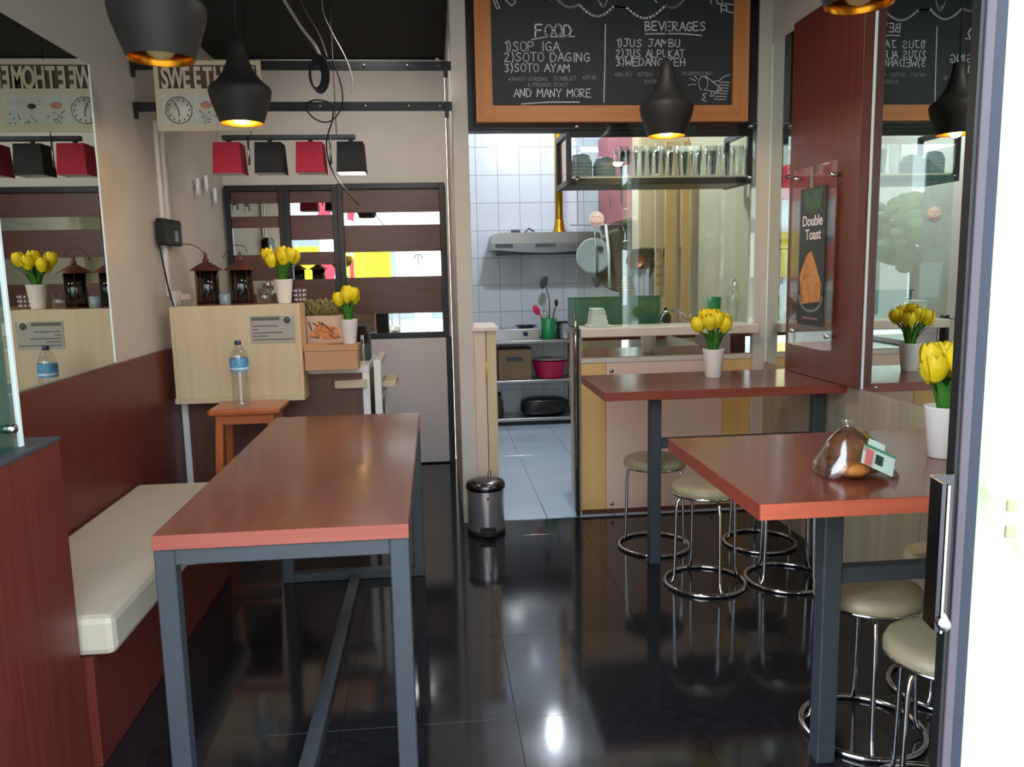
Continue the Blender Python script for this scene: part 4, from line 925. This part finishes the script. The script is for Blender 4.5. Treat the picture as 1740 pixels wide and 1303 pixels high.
def lumpy(c, r, seed):
    rn = random.Random(seed); b = B(); N, M_ = 26, 12; vs = []
    for i in range(M_+1):
        a = PI*i/M_
        for k in range(N):
            t = 2*PI*k/N; j = 1+rn.uniform(-.05, .05); p = lambda v: math.copysign(abs(v)**.5, v)
            vs.append((c[0]+r[0]*j*p(math.cos(t))*abs(math.sin(a))**.45, c[1]+r[1]*j*p(math.sin(t))*abs(math.sin(a))**.45, c[2]-r[2]*p(math.cos(a))*(1+rn.uniform(-.06, .0))))
    return b.add(vs, [(i*N+k, i*N+(k+1) % N, (i+1)*N+(k+1) % N, (i+1)*N+k) for i in range(M_) for k in range(N)], True)
b = lumpy((.99, 7.43, .163), (.22, .11, .085), 5)
obj('black_bag', b, M_BAG, label='black plastic bag lying on the lowest shelf of the steel table', cat='bag')
jg = thing('storage_jar', (.54, 7.40, .076), 'brown storage jar at the left end of the lowest shelf', 'jar')
obj('jar', B().lathe([(0, 0), (.06, 0), (.065, .02), (.062, .15), (.04, .18), (.04, .2)], (.54, 7.4, .0755), 24), mat('brown jar', (70, 54, 44), .4), jg)
obj('lid', B().lathe([(.045, .2), (.045, .23), (0, .235)], (.54, 7.4, .0755), 20), M_BLACK, jg)
hd_ = thing('range_hood', (1.0, 7.4, 1.56), 'stainless steel range hood above the stove', 'hood')
obj('hood_body', B().prism([(.52, 1.66), (1.50, 1.66), (1.49, 1.74), (1.42, 1.755), (.60, 1.755), (.53, 1.74)], 7.24, 7.59), M_STEEL, hd_)
pts = [(.52, 1.66), (.52, 1.60)]+[(.56+.9*i/8, 1.60-.028*math.sin(PI*i/8)) for i in range(9)]+[(1.50, 1.60), (1.50, 1.66)]
obj('front_visor', B().prism(pts, 7.18, 7.58), mat('satin visor', (150, 152, 158), .3, 1), hd_)
for a, b_ in ((.545, .70), (1.32, 1.475)): obj('end_grille', B().box(a, 7.172, 1.62, b_, 7.1795, 1.655), M_DGREY, hd_)
obj('button_panel', B().box(.90, 7.172, 1.622, 1.08, 7.1795, 1.652), M_DGREY, hd_)
obj('drip_edge', B().box(.55, 7.19, 1.56, 1.47, 7.56, 1.575), M_BLACK, hd_)
gpipe = thing('flue_pipe', (1.15, 7.45, 1.75), 'gold coloured flue pipe rising from the range hood', 'pipe')
obj('pipe', B().tube([(1.155, 7.45, 1.78), (1.155, 7.45, 2.96)], .036, 20), mat('brass', (176, 140, 44), .3, 1), gpipe)
obj('collar', B().lathe([(.062, 0), (.062, .02), (.05, .03), (.05, .06), (.042, .07), (.042, .11), (.036, .12)], (1.155, 7.45, 1.755), 24), MATS['brass'], gpipe)
br = obj('small_bracket', B().box(.72, 7.5, 1.756, .80, 7.55, 1.79).tube([(.84, 7.5, 1.76), (.88, 7.5, 1.80), (.93, 7.5, 1.77)], .008, 6), M_DGREY, label='small dark metal clutter on top of the range hood left of the pipe', cat='bracket')
pc = thing('wall_cabinet', (1.7, 6.9, 1.8), 'faded pink wall cabinet on the kitchen right wall', 'cabinet')
obj('carcass', B().box(1.56, 6.22, 1.80, XR, 7.58, 2.6), M_PINKC, pc)
for k in range(3): obj('door', B().box(1.545, 6.23+k*.45, 1.81, 1.559, 6.67+k*.45, 2.59, .003), M_PINKC, pc)
for k in range(3): obj('handle', B().box(1.53, 6.60+k*.45, 1.95, 1.544, 6.615+k*.45, 2.05), M_STEEL, pc)
bc = thing('wall_cupboard', (1.72, 6.1, 1.57), 'beige wall cupboard right of the faded pink cabinet', 'cupboard')
obj('carcass', B().box(1.53, 6.0, 1.57, XR, 6.215, 2.6), M_BEIGEB, bc)
obj('door', B().box(1.535, 5.985, 1.575, 1.90, 5.999, 2.595, .003), M_BEIGEB, bc)
obj('wall_kitchen_right', B().box(XR-.012, 4.64, 0, XR-.001, 5.98, ZC), mat('olive beige wall', (190, 184, 158), .7), kind='structure')
fp = thing('folding_panel', (1.75, 5.7, 0), 'beige folding door panels standing against the kitchen right wall', 'panel')
for k in range(4): obj('panel_leaf', B().bar((1.62+k*.06, 5.78-(k % 2)*.05, .01), (1.62+k*.06, 5.78-(k % 2)*.05, 2.3), .058, .02, up=(0, 1, 0)), M_YELL if k % 2 else M_BEIGEB, fp)
for k in range(5): obj('switch', B().box(1.60, 5.755, 1.30+k*.06, 1.63, 5.765, 1.325+k*.06), M_CARD, fp)
# hanging pans and tools along a rail by the right wall
hr = thing('hanging_rail', (1.5, 6.6, 1.72), 'thin steel rail for kitchen tools on the right side of the kitchen', 'rail')
obj('rod', B().tube([(1.12, 6.62, 1.78), (1.86, 6.62, 1.78)], .006, 8), M_STEEL, hr)
for x in (1.18, 1.8): obj('hanger_wire', B().tube([(x, 6.62, 1.78), (x, 6.62, 2.95)], .003, 6), M_STEEL, hr)
wk = thing('wok', (1.62, 6.56, 1.3), 'large olive grey wok hanging under the pink cabinet', 'wok')
def disc(c, r, d, tilt=0):
    b = B(); vs = []; N = 32; R_ = 7
    for i in range(R_+1):
        rr = r*i/R_; dd = d*(1-(i/R_)**2)
        for k in range(N): t = 2*PI*k/N; vs.append((c[0]+rr*math.cos(t), c[1]+dd, c[2]+rr*math.sin(t)))
    for i in range(R_+1):
        rr = r*i/R_; dd = d*(1-(i/R_)**2)+.006
        for k in range(N): t = 2*PI*k/N; vs.append((c[0]+rr*math.cos(t), c[1]+dd, c[2]+rr*math.sin(t)))
    fs = [(i*N+k, i*N+(k+1) % N, (i+1)*N+(k+1) % N, (i+1)*N+k) for i in range(R_) for k in range(N)]
    o = (R_+1)*N; fs += [tuple(o+j for j in f[::-1]) for f in fs]
    fs += [(R_*N+k, R_*N+(k+1) % N, o+R_*N+(k+1) % N, o+R_*N+k) for k in range(N)]
    return b.add(vs, fs, True)
obj('pan', disc((1.56, 6.62, 1.49), .265, .07), mat('olive grey steel', (112, 108, 88), .5, .3), wk)
obj('loop_handle', B().tube([(1.52, 6.61, 1.74), (1.535, 6.60, 1.77), (1.585, 6.60, 1.77), (1.60, 6.61, 1.74)], .008, 8), M_BLACK, wk)
ty = thing('round_tray', (1.33, 6.55, 1.3), 'pale round tray with a small dark motif hanging left of the wok', 'tray')
obj('plate', disc((1.30, 6.57, 1.53), .145, .02), mat('pale tray', (170, 182, 186), .4), ty)
obj('motif', B().ell((1.35, 6.564, 1.59), (.028, .004, .02), 12, 8), M_DGREY, ty)
gr = thing('box_grater', (1.52, 6.5, 1.15), 'brass coloured perforated grater hanging below the wok', 'grater')
obj('body', B().lathe([(.045, 0), (.055, .02), (.055, .18), (.045, .2)], (1.54, 6.47, 1.16), 20), mat('brass perforated', (124, 112, 86), .4, .8), gr)
for j in range(7):
    for k in range(6):
        a = PI+.25+k*PI/6.5; obj('hole_bump', B().ell((1.54+.055*math.cos(a), 6.47+.055*math.sin(a), 1.18+j*.024), (.006, .006, .006), 6, 4), mat('bright bump', (226, 208, 150), .3, 1), gr)
obj('hook', B().tube([(1.54, 6.47, 1.36), (1.54, 6.49, 1.7), (1.54, 6.60, 1.787)], .004, 6), M_STEEL, gr)
sr = thing('strainer', (1.31, 6.5, 1.28), 'small grey strainer on a long handle hanging left of the grater', 'strainer')
obj('cone', B().lathe([(0, 0), (.02, .02), (.045, .075), (.045, .085)], (1.31, 6.5, 1.27), 20), mat('dark mesh', (96, 96, 104), .5, .5), sr)
obj('handle', B().tube([(1.31, 6.5, 1.35), (1.31, 6.52, 1.6), (1.31, 6.61, 1.78)], .006, 8), M_STEEL, sr)
obj('chopsticks', B().tube([(1.41, 6.48, 1.27), (1.41, 6.5, 1.55), (1.41, 6.61, 1.775)], .012, 8), M_WHITE, label='white plastic skimmer handle hanging between strainer and grater', cat='utensil')
tw = thing('kitchen_towel', (1.66, 6.5, 1.1), 'white kitchen towel hanging right of the grater', 'towel')
vs = []
for i in range(12):
    for z in (1.14, 1.25, 1.36, 1.42): vs.append((1.61+i*.012, 6.5+.01*math.sin(i*1.7), z))
obj('cloth', B().add(vs, [(i*4+j, i*4+4+j, i*4+5+j, i*4+1+j) for i in range(11) for j in range(3)], True), mat('towel white', (206, 212, 224), .8), tw, solid=False)
obj('peg', B().box(1.66, 6.49, 1.42, 1.69, 6.52, 1.44).tube([(1.675, 6.505, 1.44), (1.675, 6.62, 1.775)], .003, 6), M_RUST, tw)
cl_ = obj('copper_pan', disc((1.62, 6.46, 1.49), .075, .03).bar((1.62, 6.46, 1.56), (1.62, 6.59, 1.79), .012), mat('copper', (150, 92, 56), .4, .8), label='small copper pan hanging in front of the wok', cat='pan')
pk = obj('snack_packet', B().box(1.76, 6.3, 1.50, 1.85, 6.33, 1.68, .01), mat('green yellow packet', (90, 150, 60), .5, var=.7, scale=14), label='green and yellow packet behind the wok rim near the cupboard', cat='packet')
obj('packet_shelf', B().box(1.70, 6.24, 1.485, XR, 6.42, 1.499), M_STEEL, label='narrow metal shelf under the green and yellow packet', cat='shelf')
# on the worktop and ledge
rk = thing('dish_tub', (1.1, 4.98, 1.08), 'translucent green plastic dish tub behind the serving glass', 'tub')
obj('tub', B().box(.84, 4.82, 1.077, 1.36, 4.827, 1.255, .002).box(.84, 5.1, 1.077, 1.36, 5.107, 1.255, .002).box(.84, 4.828, 1.077, .847, 5.099, 1.255).box(1.353, 4.828, 1.077, 1.36, 5.099, 1.255), mat('translucent green', (52, 124, 100), .3, trans=.35), rk)
obj('rim', B().box(.83, 4.81, 1.255, 1.37, 4.835, 1.265, .002), MATS['translucent green'], rk)
obj('tub_floor', B().box(.847, 4.828, 1.077, 1.353, 5.099, 1.085), MATS['translucent green'], rk)
np_ = thing('napkin_stack', (.94, 4.62, 1.1), 'stack of white paper napkins on the left end of the serving ledge', 'napkins')
obj('tray', B().box(.875, 4.56, 1.1005, 1.005, 4.70, 1.112, .002), M_WHITE, np_)
for k in range(7): obj('napkin', B().box(.885+k*.002, 4.57+k*.001, 1.1125+k*.0135, .985-k*.003+(k % 2)*.004, 4.69, 1.1255+k*.0135, .003), M_WHITE, np_)
fc = thing('faucet', (1.47, 4.9, 1.08), 'curved chrome kitchen tap behind the serving ledge', 'tap')
obj('spout', B().tube([(1.385, 4.9, 1.08)]+[(1.465-.08*math.cos(t), 4.9, 1.10+.07*math.sin(t)) for t in [PI*k/12 for k in range(13)]], .008, 10), M_CHROME, fc)
obj('base', B().lathe([(.02, 0), (.018, .02), (.01, .025)], (1.385, 4.9, 1.0755), 16, cap=True), M_CHROME, fc)
for x, lab in ((1.575, 'left upturned clear tumbler on the worktop behind the far tulips'), (1.632, 'right upturned clear tumbler on the worktop behind the far tulips')):
    obj('tumbler', B().lathe([(.026, 0), (.028, .0), (.022, .07), (0, .072)], (x, 4.84, 1.0755), 18), M_GLASSW, label=lab, cat='glass', group='upturned tumblers on the worktop')
obj('black_kettle', B().lathe([(.03, 0), (.035, .01), (.035, .05), (.02, .07), (.01, .08), (.012, .1), (0, .105)], (1.46, 5.05, 1.0755), 20), M_RUBBER, label='small black kettle beside the chrome tap', cat='kettle')
obj('green_cup', B().lathe([(0, .002), (.035, .002), (.045, .17), (.043, .17), (.034, .006)], (1.71, 4.86, 1.0755), 24), M_GRN, label='green plastic cup above the far tulips on the worktop', cat='cup')
def crumple(c, r, seed):
    random.seed(seed); b = B(); N, M_ = 20, 14; vs = []
    for i in range(M_+1):
        a = PI*i/M_
        for k in range(N):
            t = 2*PI*k/N; j = 1+random.uniform(-.14, .14); vs.append((c[0]+r[0]*j*math.sin(a)*math.cos(t), c[1]+r[1]*j*math.sin(a)*math.sin(t), c[2]-r[2]*math.cos(a)))
    return b.add(vs, [(i*N+k, i*N+(k+1) % N, (i+1)*N+(k+1) % N, (i+1)*N+k) for i in range(M_) for k in range(N)])
obj('clear_bag', crumple((1.81, 4.80, 1.22), (.04, .05, .143), 3), glass('crumpled plastic', (.93, .96, .95), 3, .08), label='crumpled clear plastic bag beside the green cup', cat='bag', solid=False)
# kitchen bulb
kb = thing('ceiling_bulb', (.97, 6.9, 2.78), 'bare white ceiling bulb of the kitchen hidden behind the chalkboard', 'lamp')
obj('bulb', B().ell((.97, 6.9, 2.84), (.035, .035, .055)), mat('cool bulb', (255, 255, 255), .5, emis=(225, 238, 255), es=260), kb)
obj('socket', B().tube([(.97, 6.9, 2.88), (.97, 6.9, 2.97)], .022, 12), M_WHITE, kb)
l = bpy.data.lights.new('kitchen_light', 'POINT'); l.energy = 5; l.color = (.86, .93, 1); l.shadow_soft_size = .05
lo = bpy.data.objects.new('kitchen_light', l); COL.objects.link(lo); lo.parent = kb; lo.location = (0, 0, -.06)

def added_downlight(x, y, z, e, label, grp, col=(1, .95, .88), pt=False):  # round ceiling lamp added out of view as extra light
    t = thing('added_ceiling_light', (x, y, z-.03), label, 'lamp', grp)
    obj('housing', B().lathe([(.085, 0), (.095, 0), (.095, .03), (0, .03)], (x, y, z-.032), 28), M_WHITE, t)
    obj('diffuser', B().lathe([(.084, .001), (0, -.001)], (x, y, z-.030), 28), mat('lamp diffuser', (255, 252, 245), .5, emis=(255, 246, 232), es=12), t, solid=False)
    l = bpy.data.lights.new('added_lamp_light', 'POINT' if pt else 'AREA'); l.energy = e; l.color = col
    if pt: l.shadow_soft_size = .05
    else: l.shape = 'DISK'; l.size = .16
    lo = bpy.data.objects.new('added_lamp_light', l); COL.objects.link(lo); lo.parent = t; lo.location = (0, 0, -.08 if pt else -.012)
sp_ = thing('added_spotlight', (-.25, 4.2, ZC-.1), 'added unseen black spotlight above the steel bars, brightening the back wall', 'lamp')  # unseen spotlight, added above the view to lift the back wall
obj('bracket', B().tube([(-.25, 4.17, ZC), (-.25, 4.17, ZC-.05)], .012, 10), M_BLACK, sp_)
obj('head', B().tube([(-.25, 4.12, ZC-.03), (-.25, 4.21, ZC-.075)], [.035, .05], 20), M_BLACK, sp_)
l = bpy.data.lights.new('added_spot_light', 'SPOT'); l.energy = 70; l.spot_size = math.radians(104); l.spot_blend = .9; l.shadow_soft_size = .06; l.color = (1, .95, .9)
lo = bpy.data.objects.new('added_spot_light', l); COL.objects.link(lo); lo.parent = sp_; lo.location = (0, .03, .015); lo.rotation_euler = Vector((-.12, 1, -.85)).to_track_quat('-Z', 'Y').to_euler()
added_downlight(.85, 3.2, ZC, 14, 'added unseen round light above the passage, brightening chalkboard and counter front', 'added lights of the dining room')  # weak extra lamp, added to brighten the chalkboard and counter front
added_downlight(.9, 5.5, ZC+.05, 84, 'added unseen round light behind the black fascia, brightening the kitchen', 'added kitchen light', (.9, .95, 1), True)  # extra lamp hidden by the fascia, added to brighten tiles and kitchen floor

# ------------------------------------------------------------------ street outside (seen only in mirrors and glass)
obj('ground', B().box(-20, -22, -.2, 20, YF-.26, -.101), mat('street paving', (150, 148, 142), .8, var=.1, scale=2), kind='structure')
st_b = thing('street_building', (0, -12, 0), 'pale two storey shop building across the street, seen in mirrors', 'building')
obj('wall', B().box(-9, -14, -.1, 3, -12, 6), mat('pale render', (205, 205, 200), .8), st_b)
for k in range(4): obj('window', B().box(-8+k*2.7, -12.02, 3.4, -6.4+k*2.7, -11.99, 5), M_DGREY, st_b)
for k in range(4): obj('shutter', B().box(-8.2+k*2.7, -12.03, 0, -6.0+k*2.7, -11.99, 2.6), mat('shutter grey', (120, 126, 130), .6), st_b)
for k, (x, y, r) in enumerate(((4.6, -7, 1.4), (8.6, -8, 1.9), (-6.5, -7.5, 1.2))):
    t = thing('street_tree', (x, y, 0), ['leafy street tree opposite the right window, seen in glass', 'larger leafy street tree farther right, seen in glass', 'small leafy street tree on the left, seen in mirrors'][k], 'tree')
    obj('trunk', B().tube([(x, y, -.1), (x+.1, y, r*1.4)], [.14, .09], 10), M_RUST, t)
    b = B(); random.seed(k)
    for i in range(150):
        v = Vector((random.gauss(0, 1), random.gauss(0, 1), random.gauss(0, 1))).normalized()*random.uniform(.45, 1)
        q = random.uniform(.09, .2)*r; b.ell((x+v.x*r*.95, y+v.y*r*.95, r*1.75+v.z*r*.75), (q, q, q*.7), 7, 5)
    obj('crown', b, mat('tree foliage', (74, 110, 60), .8, var=.5, scale=6), t, kind='stuff')
bn_ = thing('yellow_banner', (-1.05, -1.6, 0), 'yellow shop banner on a stand in front of the entrance, seen in the back mirrors', 'banner')
obj('cloth', B().box(-1.30, -1.6, 1.25, -.70, -1.58, 1.85), mat('yellow banner cloth', (246, 214, 20), .6), bn_)
for x in (-1.28, -.72): obj('pole', B().tube([(x, -1.62, -.1), (x, -1.62, 1.9)], .015, 8), M_STEEL, bn_)
wbn = thing('white_banner', (-.2, -1.75, 0), 'white banner with a small grey sketch beside the yellow one, seen in the back mirrors', 'banner')
obj('cloth', B().box(-.62, -1.75, 1.25, .20, -1.73, 1.85), mat('white banner cloth', (246, 246, 244), .6), wbn)
obj('sketch', B().tube([(-.25+.07*math.cos(t), -1.722, 1.62+.08*math.sin(t)) for t in [PI*k/10 for k in range(11)]], .008, 6).bar((-.25, -1.722, 1.5), (-.25, -1.722, 1.68), .012), M_DGREY, wbn)
for x in (-.6, .18): obj('pole', B().tube([(x, -1.77, -.1), (x, -1.77, 1.9)], .015, 8), M_STEEL, wbn)
for k in range(3):
    x = -2.6+k*.42; f = thing('street_flag', (x, -3.2, 0), 'red and white draped flag by the street, ' + ['leftmost of three', 'middle of three', 'rightmost of three'][k], 'flag', 'red and white flags by the street')
    obj('pole', B().tube([(x, -3.2, -.1), (x, -3.2, 3.0)], .015, 8), M_WHITE, f)
    for j in range(4):
        z = 2.95-j*.6; obj('drape', B().prism([(x+.02, z), (x+.40, z-.12), (x+.34, z-.62), (x+.02, z-.5)], -3.205, -3.195), mat('flag red', (214, 30, 54), .7) if j % 2 == 0 else M_WHITE, f)
